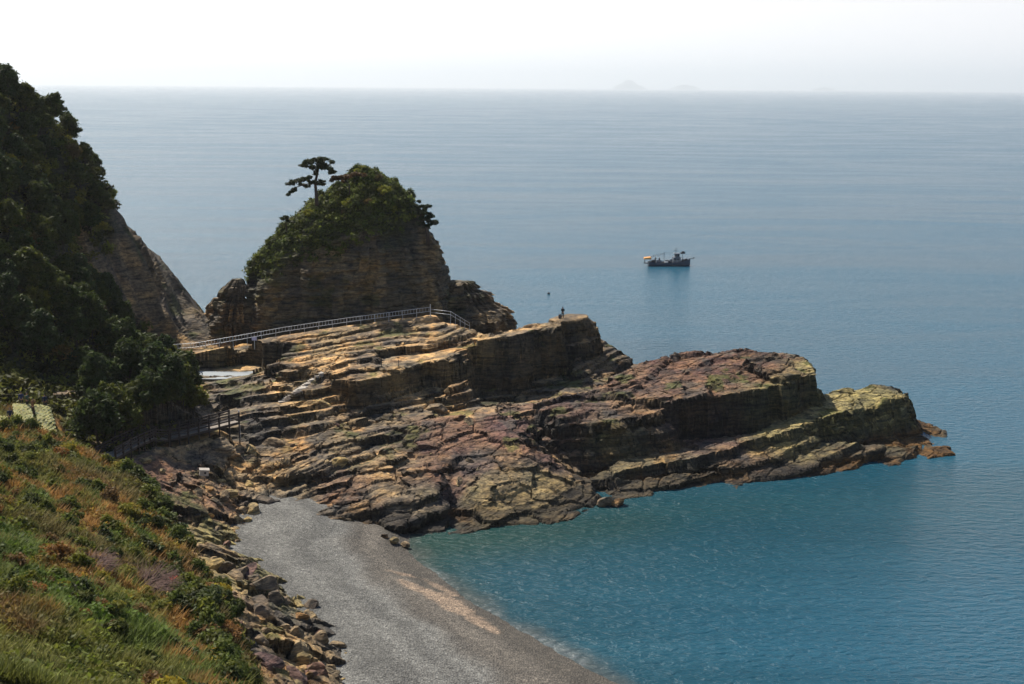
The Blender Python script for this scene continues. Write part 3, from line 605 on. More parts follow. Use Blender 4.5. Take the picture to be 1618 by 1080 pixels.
def scatter(protos, spots, group, lab, zone=None):
    """spots: (x,y,z,scale,rz,proto index)"""
    used = set()
    for (x, y, z, sc_, rz, k) in spots:
        o = protos[k] if k not in used else copy_tree(protos[k]); used.add(k)
        o.location = (x, y, z); o.scale = (sc_, sc_, sc_ * random.uniform(.85, 1.15)); o.rotation_euler = (random.uniform(-.1, .1), random.uniform(-.1, .1), rz)
        lb = lab[k][0] if not zone else zone(lab[k][0], x, y, z, sc_); tag(o, lb, lab[k][1], group)
def pxof(x, y, z):
    d = Vector((x, y, z - H)); f = d.dot(F_); return 809 + FPX * d.dot(R_) / f, 540 - FPX * d.dot(U_) / f
def hz_hill(x, y):
    i = np.clip(((np.asarray(x) - hx[0]) / .4).astype(int), 0, len(hx) - 1); j = np.clip(((np.asarray(y) - hy[0]) / .4).astype(int), 0, len(hy) - 1); return Z4[j, i], bare[j, i]
def hz_slope(x, y):
    i = np.clip(((np.asarray(x) - ex[0]) / .35).astype(int), 0, len(ex) - 1); j = np.clip(((np.asarray(y) - ey[0]) / .35).astype(int), 0, len(ey) - 1); return Z5[j, i]
protos = [make_pine('pine_tree', 7.5, 11), make_pine('pine_tree', 6.5, 12, spread=.5), make_pine('pine_tree', 8.2, 13, (.045, .07, .022)), make_pine('pine_tree', 5.5, 14, (.075, .095, .02), .5),
          make_shrub('broadleaf_tree', 2.9, 15, (.24, .23, .03), 16, 150, .3), make_shrub('broadleaf_tree', 2.6, 16, (.12, .15, .028), 15, 150, .3), make_shrub('broadleaf_tree', 2.5, 17, (.16, .12, .04), 13, 130, .28)]
labs = [('dark green pine', 'tree')] * 4 + [('yellow green broadleaf tree in spring leaf', 'tree'), ('mid green broadleaf tree', 'tree'), ('brownish budding tree', 'tree')]
spots, tries = [], 0; rr_ = random.Random(5); acc = []
while len(spots) < 286 and tries < 60000:
    tries += 1; x = rr_.uniform(-118, -34); y = rr_.uniform(118, 206); z, br = hz_hill(x, y); z = float(z)
    if br > .35 or z < 8.2 or z < float(hz_rock(x, y)) - .4: continue
    px, py = pxof(x, y, z)
    if (px < 150 and py > 540 and y < 150) or (px > np.interp(py, [300, 400, 480, 560, 590, 615, 640], [185, 182, 185, 205, 240, 295, 305])) or px < -70 or px > 330 or (px < 135 and y < 131) or py < 60: continue
    if any(abs(x - a) < 3.3 and abs(y - b) < 3.3 and (x - a) ** 2 + (y - b) ** 2 < (2.2 if y > 160 else 2.8) ** 2 for a, b in acc): continue
    if y < 150 and x > -46 and py > 672: continue
    acc.append((x, y)); k = rr_.choices(range(7), [5, 5, 5, 4, 5 if z > 27 else .6, 4 if z > 20 else 1.2, 2.5 if z > 20 else .8])[0]
    spots.append((x, y, z - .2, rr_.uniform(.55, .9) * (1.05 if y < 165 else .78), rr_.uniform(0, 6.28), k))
def zt(lb, x, y, z, sc_):
    px, py = pxof(x, y, z); w_ = 'beside the wooden stairway and boardwalk' if py > 590 and px > 190 else 'just above the daffodil beds' if py > 560 and px < 135 else 'at the foot of the wooded hill' if py > 560 else 'on the skyline of the wooded hill' if px > np.interp(py, [150, 235, 345, 480], [20, 75, 150, 185]) else 'in the middle of the wooded hill' if py > 380 else 'high on the wooded hill'
    return ('small ' if sc_ < .62 else 'large ' if sc_ > .82 else '') + lb + ' ' + w_
scatter(protos, spots, 'trees of the hillside wood', labs, zt)
for (px, py, s_, k) in [(222,662,.6,0),(238,652,.75,1),(256,648,.7,3),(272,644,.75,2),(290,646,.7,0),(306,652,.6,3),(248,630,.8,2),(270,624,.85,1),(296,626,.75,0),(312,632,.65,5),(205,668,.7,1)]:
    for hh in np.arange(20, 6, -.1):
        q = P(px, py, hh)
        if max(float(hz_rock(q.x, q.y)), float(hz_hill(q.x, q.y)[0])) >= hh: break
    o = copy_tree(protos[k]); o.location = (q.x, q.y, hh - .2); o.scale = (s_,) * 3; o.rotation_euler = (0, 0, px)
    tag(o, zt(labs[k][0], q.x, q.y, hh, s_), 'tree', 'trees of the hillside wood')
# undergrowth between the trees
n = 5200; xs = rng.uniform(-120, -36, n); ys = rng.uniform(118, 206, n); zz, br = hz_hill(xs, ys); ok = (br < .6) & (zz > 7.5); xs, ys, zz = xs[ok], ys[ok], zz[ok]
V, F, C = leaf_cloud(np.stack([xs, ys, zz + .3, xs * 0 + 1.1, xs * 0 + 1.1, xs * 0 + .7], -1), 40, .34, (.075, .09, .02), 77, var=.9)
tag(mesh_from('undergrowth', V, F, M_leaf, None, C), 'low dark undergrowth between the hillside trees', 'undergrowth', kind='stuff')
# ---- greenery on the stack
def stack_spots(n, zmin, seed, front=True):
    r = random.Random(seed); o = []
    while len(o) < n:
        j = r.randrange(20, sX.shape[0]); i = r.randrange(sX.shape[1]); x, y, z = sX[j, i], sY[j, i], sZ[j, i]
        if z < zmin + (x + 25) * .36 + r.uniform(-2, 3) or (math.sin(2 * math.pi * i / sX.shape[1]) > .55 and z < 33): continue
        o.append((x, y, z, j, i))
    return o
ss = stack_spots(2300, 26, 3)
V, F, C = leaf_cloud([(x, y, z, .75, .75, .5) for x, y, z, j, i in ss], 34, .26, (.09, .12, .028), 78, var=.6)
tag(mesh_from('ground_cover', V, F, M_leaf, None, C), 'low creeping greenery over the upper half of the tall stack', 'ground cover', kind='stuff')
sp_ = [make_shrub('shrub', 1.5, 21, (.055, .085, .02), 10, 120, .2), make_shrub('shrub', 1.5, 22, (.2, .23, .035), 10, 120, .2), make_shrub('shrub', 1.3, 23, (.1, .085, .035), 9, 110, .18)]
pts = [(x, y, z - .3, random.uniform(.5, 1.0), random.uniform(0, 6), random.choices([0, 1, 2], [6, 3, 2])[0]) for x, y, z, j, i in stack_spots(62, 28, 4)]
scatter(sp_, pts, 'shrubs on the tall stack', [('dark green shrub growing on the tall rock stack', 'shrub'), ('bright yellow green shrub growing on the tall rock stack', 'shrub'), ('olive brown shrub growing on the tall rock stack', 'shrub')])
def px_tree(name, Y0, trunk, limbs, clumps, label, base, leaf=.18, nl=64, tr=.28):
    r = random.Random(len(clumps) * 7 + trunk[0][0]); o0 = PY(trunk[0][0], trunk[0][1], Y0); root = empty(name, o0)
    q = lambda p, dy=0.: PY(p[0], p[1], Y0 + dy) - o0
    mb = MB(); mb.tube([q(trunk[0]) - Vector((0, 0, 1.5))] + [q(p) for p in trunk], [tr * 1.2] + [tr * (1 - .6 * i / len(trunk)) for i in range(len(trunk))], 8); mb.build('trunk', M_bark, root, True)
    for lm in limbs:
        m2 = MB(); dy = r.uniform(-.8, .8); m2.tube([q(p, dy * i / len(lm)) for i, p in enumerate(lm)], [.1 * (1 - .7 * i / len(lm)) for i in range(len(lm))], 5); m2.build('branch', M_bark, root, True)
    cl = []
    for (a, b, rr) in clumps:
        for k in range(3):
            c = q((a + r.uniform(-3, 3), b + r.uniform(-1.5, 1.5)), r.uniform(-1.4, 1.4)); rr2 = rr / 10.2 * r.uniform(.4, .85); cl.append((c.x, c.y, c.z, rr2 * 1.15, rr2 * 1.15, rr2 * .6))
    for lm in limbs:
        for k in range(14):
            i_ = r.randrange(len(lm) - 1); t = r.random(); c = q((lm[i_][0] + (lm[i_ + 1][0] - lm[i_][0]) * t + r.uniform(-4, 4), lm[i_][1] + (lm[i_ + 1][1] - lm[i_][1]) * t + r.uniform(-4, 2)), r.uniform(-1.2, 1.2)); rr2 = r.uniform(.12, .34); cl.append((c.x, c.y, c.z, rr2 * 1.2, rr2 * 1.2, rr2 * .7))
    V, F, C = leaf_cloud(cl, nl, leaf, base, len(clumps), aspect=2.4); mesh_from('crown', V, F, M_leaf, root, C); tag(root, label, 'tree'); return root
px_tree('pine_tree', 196, [(500,310),(499,298),(498,288),(501,276),(503,265),(506,258)], [[(499,290),(488,284),(474,287),(462,289)],[(498,288),(482,291),(466,296),(459,304)],[(501,276),(492,266),(480,259)],[(503,266),(514,263),(524,268)],[(504,262),(508,254),(514,250)],[(499,290),(508,288),(512,291)]],
    [(482,254,6),(490,253,6),(499,252,7),(508,250,7),(515,251,6),(523,256,5),(521,265,6),(527,271,5),(514,263,7),(506,259,7),(476,261,5),(520,273,4),(492,257,5),(489,279,5),(481,282,5),(473,284,6),(464,286,6),(457,289,4),(466,298,4),(460,303,4),(457,306,3),(486,294,3),(509,290,3),(492,288,4)],
    'lone windswept pine standing clear of the stack top, bare trunk showing', (.03, .045, .014))
px_tree('pine_tree', 197, [(676,372),(672,358),(667,345),(662,332)], [[(672,358),(682,352),(690,352)],[(668,346),(678,340),(684,344)],[(664,338),(656,326)],[(666,342),(672,332),(676,328)]],
    [(661,318,4),(656,325,5),(664,326,5),(672,325,4),(660,334,6),(670,335,5),(678,338,5),(684,342,4),(668,344,6),(678,347,5),(688,350,4),(664,352,6),(675,356,5)], 'bushy little pine leaning out from the seaward shoulder of the stack', (.022, .04, .016))
px_tree('young_pine', 197, [(452,352),(451,344)], [], [(451,343,5),(447,346,4),(455,348,4)], 'tiny dark tree perched on the landward shoulder of the stack', (.02, .034, .014), tr=.1)
px_tree('spreading_shrub', 197, [(552,292),(546,285),(538,281)], [[(546,286),(532,282),(524,284)]], [(524,284,4),(532,281,5),(540,279,5),(548,278,6),(556,276,7),(564,274,8),(572,276,7)], 'reddish brown spreading shrub crowning the very top of the stack', (.055, .04, .022), tr=.1)
# ---- shrubs and small bushes on the near slope
sq = [make_shrub('slope_bush', 1.0, 31, (.09, .12, .025), 10, 200, .13), make_shrub('slope_bush', 1.0, 32, (.19, .19, .035), 10, 200, .12), make_shrub('slope_bush', 1.0, 33, (.05, .07, .02), 11, 200, .14), make_shrub('slope_bush', .9, 34, (.16, .10, .04), 9, 180, .1)]
spots = []; r = random.Random(9)
for (px, py, hh, s_, k) in [(170,738,11.8,1.1,0),(190,748,11.6,1.3,1),(205,756,11.4,1.4,0),(222,766,11.2,1.5,2),(235,785,11.4,1.5,0),(248,800,11.8,1.6,2),(258,815,12.1,1.5,0),(268,828,12.4,1.5,2),(280,845,12.7,1.4,0),(290,858,12.9,1.2,2),(310,885,13.2,1,0),(320,905,13.6,1.1,2),
    (240,770,11.2,1.2,0),(212,745,11,1.1,0),(62,712,14,.8,2),(85,712,13,.8,0),(30,690,14.6,1.4,0),(10,690,15,1.2,0),(50,695,14.2,1.2,0),(290,960,15.8,1.2,2),(305,990,16,1.1,0)]:
    q = P(px, py, hh); spots.append((q.x, q.y, float(hz_slope(q.x, q.y)) - .25, s_, r.uniform(0, 6), k))
for i in range(22):
    t = i / 21; q = P(lerp(292, 372, t) - r.uniform(0, 26), lerp(880, 1075, t), lerp(13.4, 16.8, t) + .4); spots.append((q.x, q.y, float(hz_slope(q.x, q.y)) - .3, r.uniform(.9, 1.4), r.uniform(0, 6), r.choice([0, 2, 2])))
while len(spots) < 292:
    y = 45 + 80 * r.random(); x = -y * .46 + r.random() * (y * .46 - 6); z = float(hz_slope(x, y)); px, py = pxof(x, y, z)
    if not (-20 < px < 390 and 690 < py < 1120) or z < 10 or z < float(hz_rock(x, y)): continue
    if fbm(np.array(x / 7), np.array(y / 9), 0., 2, 300) < -.2: continue
    spots.append((x, y, z - .3, r.uniform(.5, 1.25) * (1.0 if y > 70 else .85), r.uniform(0, 6), r.choices([0, 1, 2, 3], [4, 3, 5, 1.5])[0]))
scatter(sq, spots, 'low bushes on the near slope', [('fresh green bush', 'bush'), ('bright yellow green bush', 'bush'), ('dark green bush', 'bush'), ('rusty brown bush', 'bush')],
    lambda lb, x, y, z, sc_: ('small ' if sc_ < .7 else 'large ' if sc_ > 1.05 else '') + lb + (lambda p: ' on the crest of the near slope above the rubble' if p[0] > np.interp(p[1], [700, 770, 870, 1080], [60, 190, 260, 340]) else ' near the daffodil beds' if p[1] < 730 else ' high up the near slope' if p[1] < 830 else ' near the leafless bushes on the slope' if p[1] < 960 and p[0] > 110 else ' at the middle of the left picture edge' if p[1] < 960 else ' on the lowest part of the near slope')(pxof(x, y, z)))
def bare_bush(q, rad, seed):
    r = random.Random(seed); root = empty('leafless_bush', q); mb = MB(); st = MB()
    for i in range(9): a = r.uniform(0, 6.28); st.tube([(0, 0, -.5), (rad * .25 * math.cos(a), rad * .25 * math.sin(a), rad * .3), (rad * .5 * math.cos(a), rad * .5 * math.sin(a), rad * .5)], [.06, .045, .03], 5)
    for i in range(520):
        a = r.uniform(0, 6.28); e = r.uniform(.05, 1.2); l = rad * r.uniform(.7, 1.1); p0 = Vector((math.cos(a) * math.cos(e), math.sin(a) * math.cos(e), math.sin(e))) * l * .35; d = Vector((math.cos(a) * .8 + .35, math.sin(a) * .8, r.uniform(.1, .8))).normalized(); p = p0.copy(); ps = [p.copy()]
        for k in range(5): d = (d + Vector((r.uniform(-.25, .3), r.uniform(-.25, .25), r.uniform(-.25, .12)))).normalized(); p = p + d * l * .17; ps.append(p.copy())
        mb.tube(ps, [.018, .016, .013, .011, .009, .006], 3)
    st.build('stem', M_bark, root); mb.build('twigs', simple('reddish_twigs', (.13, .07, .055), .8, .3), root); return root
q = P(228, 915, 16.3); tag(bare_bush(Vector((q.x, q.y, float(hz_slope(q.x, q.y)) - .2)), 2.3, 4), 'leafless bush with a tangle of reddish twigs on the slope', 'bush')
q = P(150, 905, 18.6); tag(bare_bush(Vector((q.x, q.y, float(hz_slope(q.x, q.y)) - .2)), 1.5, 6), 'smaller leafless grey brown bush left of the big tangle of twigs', 'bush')
q = P(272, 902, 14.5); V, F, C = leaf_cloud([(0, 0, .4, .5, .5, .3), (.35, 0, .3, .3, .3, .25)], 90, .09, (.55, .13, .14), 5); root = empty('azalea', (q.x, q.y, float(hz_slope(q.x, q.y)))); 
mb = MB(); mb.tube([(0, 0, -.2), (0, 0, .4)], .03, 5); mb.build('stem', M_bark, root); mesh_from('blossom', V, F, M_leaf, root, C); tag(root, 'small bush with pink blossom near the edge of the slope', 'bush')

# ------------------------------------------------------------------ daffodil beds and path
M_petal = leaf_mat('petals', .6, .3, 0.0)
def bed(poly, label, seed):
    w3 = [P(*p) for p in poly]; r = np.random.default_rng(seed); xs = r.uniform(min(p.x for p in w3), max(p.x for p in w3), 9000); ys = r.uniform(min(p.y for p in w3), max(p.y for p in w3), 9000)
    d, _ = sdf(xs, ys, w3); ok = d < .1; xs, ys = xs[ok][:2600], ys[ok][:2600]; zs = hz_ground(xs, ys)
    V1, F1, C1 = leaf_cloud(np.stack([xs, ys, zs + .42, xs * 0 + .08, xs * 0 + .08, xs * 0 + .05], -1), 5, .2, (.86, .8, .48), seed, var=.12, aspect=1.1)
    V2, F2, C2 = leaf_cloud(np.stack([xs, ys, zs + .2, xs * 0 + .12, xs * 0 + .12, xs * 0 + .2], -1), 4, .2, (.06, .11, .025), seed + 1)
    C1 = np.clip(C1, 0, .8)
    tag(mesh_from('daffodils', np.concatenate([V1, V2]), np.concatenate([F1, F2 + len(V1)]), M_petal, None, np.concatenate([C1, C2])), label, 'flowers', 'daffodil beds by the path', kind='stuff')
def hz_ground(x, y): return np.maximum(hz_slope(x, y), hz_hill(x, y)[0])
bed([(23,648,13.4),(46,648,13.3),(57,688,13),(32,688,13.3)], 'wide middle bed of pale yellow daffodils between two footpaths', 61)
bed([(56,650,13.2),(77,650,13.0),(97,700,12.4),(70,688,12.8)], 'daffodil bed closest to the dirt path on the hillside edge', 62)
bed([(-30,660,14),(13,663,13.8),(14,672,13.7),(-30,676,13.9)], 'narrow daffodil strip cut off by the edge of the view', 63)

n = 5200; yy = 44 + 92 * rng.random(n); xx = -yy * .47 + rng.random(n) * (yy * .47 - 4); zz = slope_h(xx, yy); qx = 809 + FPX * xx / (yy * math.cos(pitch) + (H - zz) * math.sin(pitch))
ok = (zz > hz_rock(xx, yy)) & (qx > -40) & (qx < 420) & (zz > 8) & (fbm(xx / 5, yy / 6, 0., 3, 301) > -.1) & (yy < 121); xx, yy, zz = xx[ok], yy[ok], zz[ok]; rr0 = .22 + .35 * rng.random(len(xx)); gc = grass_col(xx, yy)
V, F, C = leaf_cloud(np.stack([xx, yy, zz + rr0 * .3, rr0 * 1.3, rr0 * 1.3, rr0], -1), 46, .15, (1, 1, 1), 303, var=.0); C = np.repeat(gc * (.55 + .6 * rng.random((len(xx), 1))) * np.array([[.85, 1.05, .8]]), 46 * 4, 0) * (.7 + .6 * np.repeat(rng.random((len(xx) * 46, 1)), 4, 0))
tag(mesh_from('low_plants', V, F, M_leaf, None, C), 'leafy tussocks and low weeds between the grass of the slope', 'ground cover', kind='stuff')
def hit(px, py, lo=.2, hi=20, gf=None):
    for h in np.arange(hi, lo, -.1):
        q = P(px, py, h)
        if float((gf or hz_rock)(q.x, q.y)) >= h: return Vector((q.x, q.y, h))
    return P(px, py, lo)
# ------------------------------------------------------------------ boulders
import bmesh
def boulder_mesh(seed):
    r = random.Random(seed); bm = bmesh.new(); bmesh.ops.create_icosphere(bm, subdivisions=4, radius=1.0)
    pl = [(Vector((r.gauss(0, 1), r.gauss(0, 1), r.gauss(0, .8))).normalized(), r.uniform(.45, .8)) for _ in range(13)]
    V = []
    for v in bm.verts:
        p = v.co.copy()
        for n_, d in pl:
            e = p.dot(n_) - d
            if e > 0: p -= n_ * e
        V.append(p)
    A = np.array([tuple(p) for p in V]); n_ = fbm(A[:, 0] * 1.6 + seed, A[:, 1] * 1.6, A[:, 2] * 3.2, 4, seed); A = A * (1 + n_[:, None] * .14); A[:, 2] *= .8
    F = np.array([[v.index for v in f.verts] for f in bm.faces]); bm.free()
    c = clerp(np.ones((len(A), 3)) * np.array([[(.30, .24, .16), (.24, .19, .13), (.34, .27, .14), (.17, .11, .10), (.13, .11, .09), (.33, .2, .09)][seed % 6]]), (.06, .06, .05), np.clip(fbm(A[:, 0] * 2, A[:, 1] * 2, A[:, 2] * 2, 3, seed + 5) * 1.5, 0, .8))
    return A, F, c
bmesh_cache = [boulder_mesh(i) for i in range(8)]; bprot = {}
def boulder(x, y, z, s, k, rot=None, label=None, group=None, cat='boulder'):
    k = k % 8
    if k not in bprot:
        A, F, c = bmesh_cache[k]; o = mesh_from('boulder', A, F, M_rock, None, c); bprot[k] = o
    else: o = bprot[k].copy(); col.objects.link(o)
    o.location = (x, y, z); o.scale = s if hasattr(s, '__len__') else (s, s * random.uniform(.7, 1), s * random.uniform(.6, .9)); o.rotation_euler = rot or (random.uniform(-.4, .4), random.uniform(-.4, .4), random.uniform(0, 6.28))
    tag(o, label, cat, group); return o
BIG = [(345,706,6.3,2.3,0,'biggest boulder, rounded and grey, just under the end of the boardwalk'),(412,790,3.2,1.9,4,'dark upright boulder standing at the back corner of the beach'),(432,700,5.6,1.7,1,'flat topped tan boulder right of the biggest boulder'),
 (395,712,5.6,1.3,2,'tan block wedged between the two large boulders under the boardwalk'),(475,830,1.7,.7,4,'single low rock lying alone on the gravel near the ledges'),(975,797,.2,1.4,5,'low brown rock awash off the point of the cove'),(958,795,.4,1.2,1,'greenish rock joining the brown awash rock to the point'),
 (622,856,.6,.75,2,'yellowish rock at the corner where beach meets ledges'),(640,861,.4,.6,1,'small flat rock at the edge of the water by the ledges'),(608,848,.8,.6,5,'ochre stone on the beach beside the ledges'),(1072,560,11.2,1.0,4,'small dark rock poking up behind the purple ridge crest'),
 (735,492,16.2,.35,6,'small pale stone caught in a ledge of the stepped outcrop'),(690,645,7.4,1.9,1,'squared grey block below the dark ledge face'),(505,640,9.2,1.6,2,'tan block at the foot of the stone steps'),(740,665,7.4,1.2,0,'broken block leaning in the gully near the thin post'),
 (330,772,6.3,1.0,5,'orange angular rock on the rubble slope'),(392,905,4.6,1.6,3,'pinkish flat boulder beside the dark cleft of the shore rubble'),(355,900,7,1.5,4,'dark boulder tucked under the edge of the green slope'),(420,925,3.6,1.7,0,'big block with a tan top at the side of the beach'),(490,960,2.5,1.1,4,'dark rock among the shore rubble reaching onto the gravel')]
for (px, py, h, s_, k, lb) in BIG:
    q = hit(px, py + s_ * 3, .2) if h > 1.3 else P(px, py, h); boulder(q.x, q.y + s_ * .35, q.z + s_ * .05, (s_ * 1.05, s_ * .8, s_ * .72), k, label=lb)
AREA = [([(300,860),(330,890),(470,925),(500,960),(560,1010),(592,1070),(560,1090),(430,1090),(390,1000),(345,930)], 105, 'tumbled rocks along the foot of the slope', 'rock in the rubble between slope and beach'),
        ([(190,700),(300,700),(400,760),(415,830),(390,880),(330,870),(240,770)], 75, 'loose rocks on the rubble slope under the boardwalk', 'loose rock on the rubble under the boardwalk'),
        ([(440,640),(700,640),(760,740),(640,830),(440,800)], 36, 'blocks fallen among the lower ledges', 'block lying among the ledges behind the beach')]
rr_ = random.Random(31)
for poly, n, grp, lb in AREA:
    k = 0; t = 0
    while k < n and t < 9000:
        t += 1; px, py = rr_.uniform(190, 760), rr_.uniform(640, 1090)
        ins = sdf(np.array([px]), np.array([py]), poly)[0][0] < 0
        if not ins: continue
        lo, hi = 0.5, 16                      # walk the ray down to the ground
        for h in np.arange(16, .3, -.25):
            q = P(px, py, h)
            if float(hz_rock(q.x, q.y)) > h: break
        else: continue
        boulder(q.x, q.y, h - .05, (sz := rr_.choice([.25, .35, .45, .6, .85, 1.35]) * rr_.uniform(.8, 1.2)), (kk := rr_.randrange(8)), label=('small ' if sz < .55 else 'large ' if sz > .8 else '') + ['tan', 'grey brown', 'yellowish', 'purplish', 'dark grey', 'orange brown'][kk % 6] + ' ' + lb + ('' if grp[0] != 't' else ', upper end' if py < 950 else ', lower end' if py > 1030 else ', middle stretch'), group=grp); k += 1
# ------------------------------------------------------------------ upper railing
def railing():
    root = empty('metal_railing', RAILP[0]); o0 = RAILP[0]; seg = []; 
    for a, b in zip(RAILP[:-1], RAILP[1:]): seg.append((a - o0, b - o0))
    tot = sum((b - a).length for a, b in seg)
    def at(d):
        for a, b in seg:
            l = (b - a).length
            if d <= l: return a + (b - a) * (d / l)
            d -= l
        return seg[-1][1]
    up = Vector((0, 0, 1)); pr = [a for a, b in seg] + [seg[-1][1]]
    for z in (1.42, .78): mb = MB(); mb.tube([p + up * z for p in pr], .035, 6); mb.build('handrail' if z > 1 else 'lower_rail', M_metal, root, True)
    n = 20
    for i in range(n + 1): mb = MB(); p = at(tot * i / n); mb.bar(p - up * .5, p + up * (1.42 if i < n else 1.9), .05 if i < n else .12); mb.build('post', M_metal, root)
    nb = 92
    for i in range(nb): mb = MB(); p = at(tot * (i + .5) / nb); mb.bar(p + up * .78, p + up * 1.42, .04); mb.build('baluster', M_metal, root)
    tag(root, 'long pale metal railing along the top of the ledges below the stack', 'railing')
    e = RAILP[-1] - o0; q1, q2 = P(712, 503, 15.3), P(742, 521, 13.2); r2 = empty('stair_railing', q2); pts = [RAILP[-1] - q2 + up * 1.1, q1 - q2 + up * 1.1, up * 1.1]
    for dz in (0, -.5): mb = MB(); mb.tube([p + up * dz for p in pts], .03, 5); mb.build('handrail' if dz == 0 else 'lower_rail', M_metal, r2, True)
    for k in range(5): p = pts[1].lerp(pts[2], k / 4); mb = MB(); mb.bar(p - up * 2.2, p, .05); mb.build('post', M_metal, r2)
    tag(r2, 'short metal handrail running down from the end of the long railing', 'railing')
railing()
q = P(402, 534, 12.7); r2 = empty('warning_sign', q - Vector((0, .1, 1.3))); mb = MB(); mb.bar((0, 0, -.4), (0, 0, 1.2), .06); mb.build('post', M_metal, r2); mb = MB(); mb.box(Vector((0, -.06, 1.25)), (.75, .04, .5)); mb.build('sign_panel', simple('pale_lilac_paint', (.55, .52, .7), .5, .06), r2); tag(r2, 'small blank pale sign beside the long metal railing', 'sign')
# ------------------------------------------------------------------ boardwalk
def boardwalk(pts, wd, label, name='boardwalk', nleg=True, z0=0, both=True):
    o0 = pts[0]; root = empty(name, o0); up = Vector((0, 0, 1)); loc = [p - o0 for p in pts]; mb = MB(); fas = MB()
    for a, b in zip(loc[:-1], loc[1:]):
        L_ = (b - a).length; n = max(2, int(L_ / .22)); d = (b - a) / n; side = Vector((-d.y, d.x, 0)).normalized()
        for i in range(n): c = a + d * (i + .5); mb.bar(c - side * wd / 2, c + side * wd / 2, d.length * .9, .05)
        for sg in (-1, 1): fas.bar(a + side * wd / 2 * sg - up * .17, b + side * wd / 2 * sg - up * .17, .08, .26)
    mb.build('deck', M_deck, root); fas.build('joist', M_wood, root)
    for sg in ((-1, 1) if both else (-1,)):
        rails = [MB() for _ in range(3)]
        for a, b in zip(loc[:-1], loc[1:]):
            d = (b - a).normalized(); side = Vector((-d.y, d.x, 0)).normalized() * wd / 2 * sg; n = max(1, round((b - a).length / 1.6))
            for k, z in enumerate((.42, .76, 1.1)): rails[k].bar(a + side + up * z, b + side + up * z, .1, .16)
            for i in range(n + 1):
                p = a + (b - a) * (i / n) + side; pm_ = MB(); pm_.bar(p - up * .3, p + up * 1.25, .2); pm_.lathe([(.0, .06), (.075, .0), (.075, -.03)], p + up * 1.24, 8); pm_.build('post', M_wood, root)
                if nleg: w_ = p + o0; gnd = max(float(hz_rock(w_.x, w_.y)), float(hz_ground(w_.x, w_.y))); lg = MB(); 
                if nleg and gnd < w_.z - .4: lg.bar(p - up * .3, Vector((p.x, p.y, gnd - .3 - o0.z)), .14); lg.build('support_post', M_wood, root)
        for k in range(3): rails[k].build('rail', M_wood, root)
    tag(root, label, name.replace('_', ' ')); return root
boardwalk([P(370,664,8.2), P(290,684,8.2), P(262,690,8.25)], 2.0, 'straight wooden boardwalk with dark railings reaching out to the rocks')
boardwalk([P(258,691,8.3), P(232,690,8.9), P(205,702,9.3), P(168,722,9.5)], 2.2, 'wooden stairway with dark railings bending down from the wooded hill', 'wooden_stairway')
def fence(pts, label, zt=1.0):
    o0 = pts[0]; root = empty('wooden_fence', o0); up = Vector((0, 0, 1)); loc = [p - o0 for p in pts]
    for k, z in enumerate((.35, .7, 1.0)):
        mb = MB()
        for a, b in zip(loc[:-1], loc[1:]): mb.bar(a + up * z, b + up * z, .06, .08)
        mb.build('rail', M_wood, root)
    for a, b in zip(loc[:-1], loc[1:]):
        n = max(1, round((b - a).length / 1.5))
        for i in range(n): mb = MB(); p = a + (b - a) * (i / n); mb.bar(p - up * .6, p + up * 1.15, .1); mb.build('post', M_wood, root)
    mb = MB(); p = loc[-1]; mb.bar(p - up * .6, p + up * 1.15, .13); mb.build('post', M_wood, root); tag(root, label, 'fence')
fence([P(122,722,12.3), P(145,733,11.6), P(168,741,11.4), P(188,744,11)], 'low wooden fence along the top of the green slope by the stairway')
def post_thing(px, py, h, ht, wd, mat, name, label, cat='post'):
    q = hit(px, py) if name != 'path_post' else P(px, py, h); h = q.z; mb = MB(); mb.lathe([(wd, -.6), (wd, ht * .96), (wd * .6, ht), (0, ht)], n=8); o = mb.build(name, mat); o.location = (q.x, q.y, h); tag(o, label, cat)
post_thing(98, 706, 13, 1.1, .07, M_wood, 'path_post', 'short dark post at the lower corner of the daffodil bed')
post_thing(806, 660, 8.2, 2.2, .04, M_dark, 'marker_pole', 'thin dark pole standing on the reddish ledge in the gully')
post_thing(603, 583, 12.6, 1.6, .05, M_dark, 'marker_pole', 'taller thin dark pole on the pale ledge below the railing')
post_thing(630, 579, 12.9, 1.0, .05, M_dark, 'marker_pole', 'shorter thin dark pole on the pale ledge below the railing')
post_thing(547, 597, 11.6, .9, .05, M_dark, 'marker_pole', 'stubby dark pole at the corner of the dark ledge')
post_thing(379, 690, 6.4, 3.6, .10, M_white, 'depth_gauge_pole', 'upright white pole beside the end of the boardwalk')
q = P(322, 748, 6.7); mb = MB(); mb.box(Vector((0, 0, .35)), (1.0, .8, .6)); mb.box(Vector((0, 0, .7)), (1.12, .92, .1)); hb = mb.build('concrete_box', M_conc); hb.location = (q.x, q.y, q.z - .2); hb.rotation_euler = (0, .12, .3)
mb = MB(); mb.lathe([(.0, 0), (.13, 0), (.13, .03), (0, .03)], n=12); hd = mb.build('opening', M_dark, hb); hd.rotation_euler = (R(90), 0, 0); hd.location = (.1, -.4, .4); tag(hb, 'pale box with a dark round hole half buried in the rubble', 'box')
# stone steps on the ledges
a, b = P(447, 636, 8.6), P(522, 583, 11.8); st = MB(); n = 26
for i in range(n):
    p = hit(lerp(447, 522, i / n), lerp(636, 583, i / n)); st.box(p - a + Vector((0, .2, -.05)), (1.3, .55, .5), rz=.5)
o = st.build('stone_steps', M_conc); o.location = a; tag(o, 'narrow flight of pale stone steps climbing the ledges', 'steps')

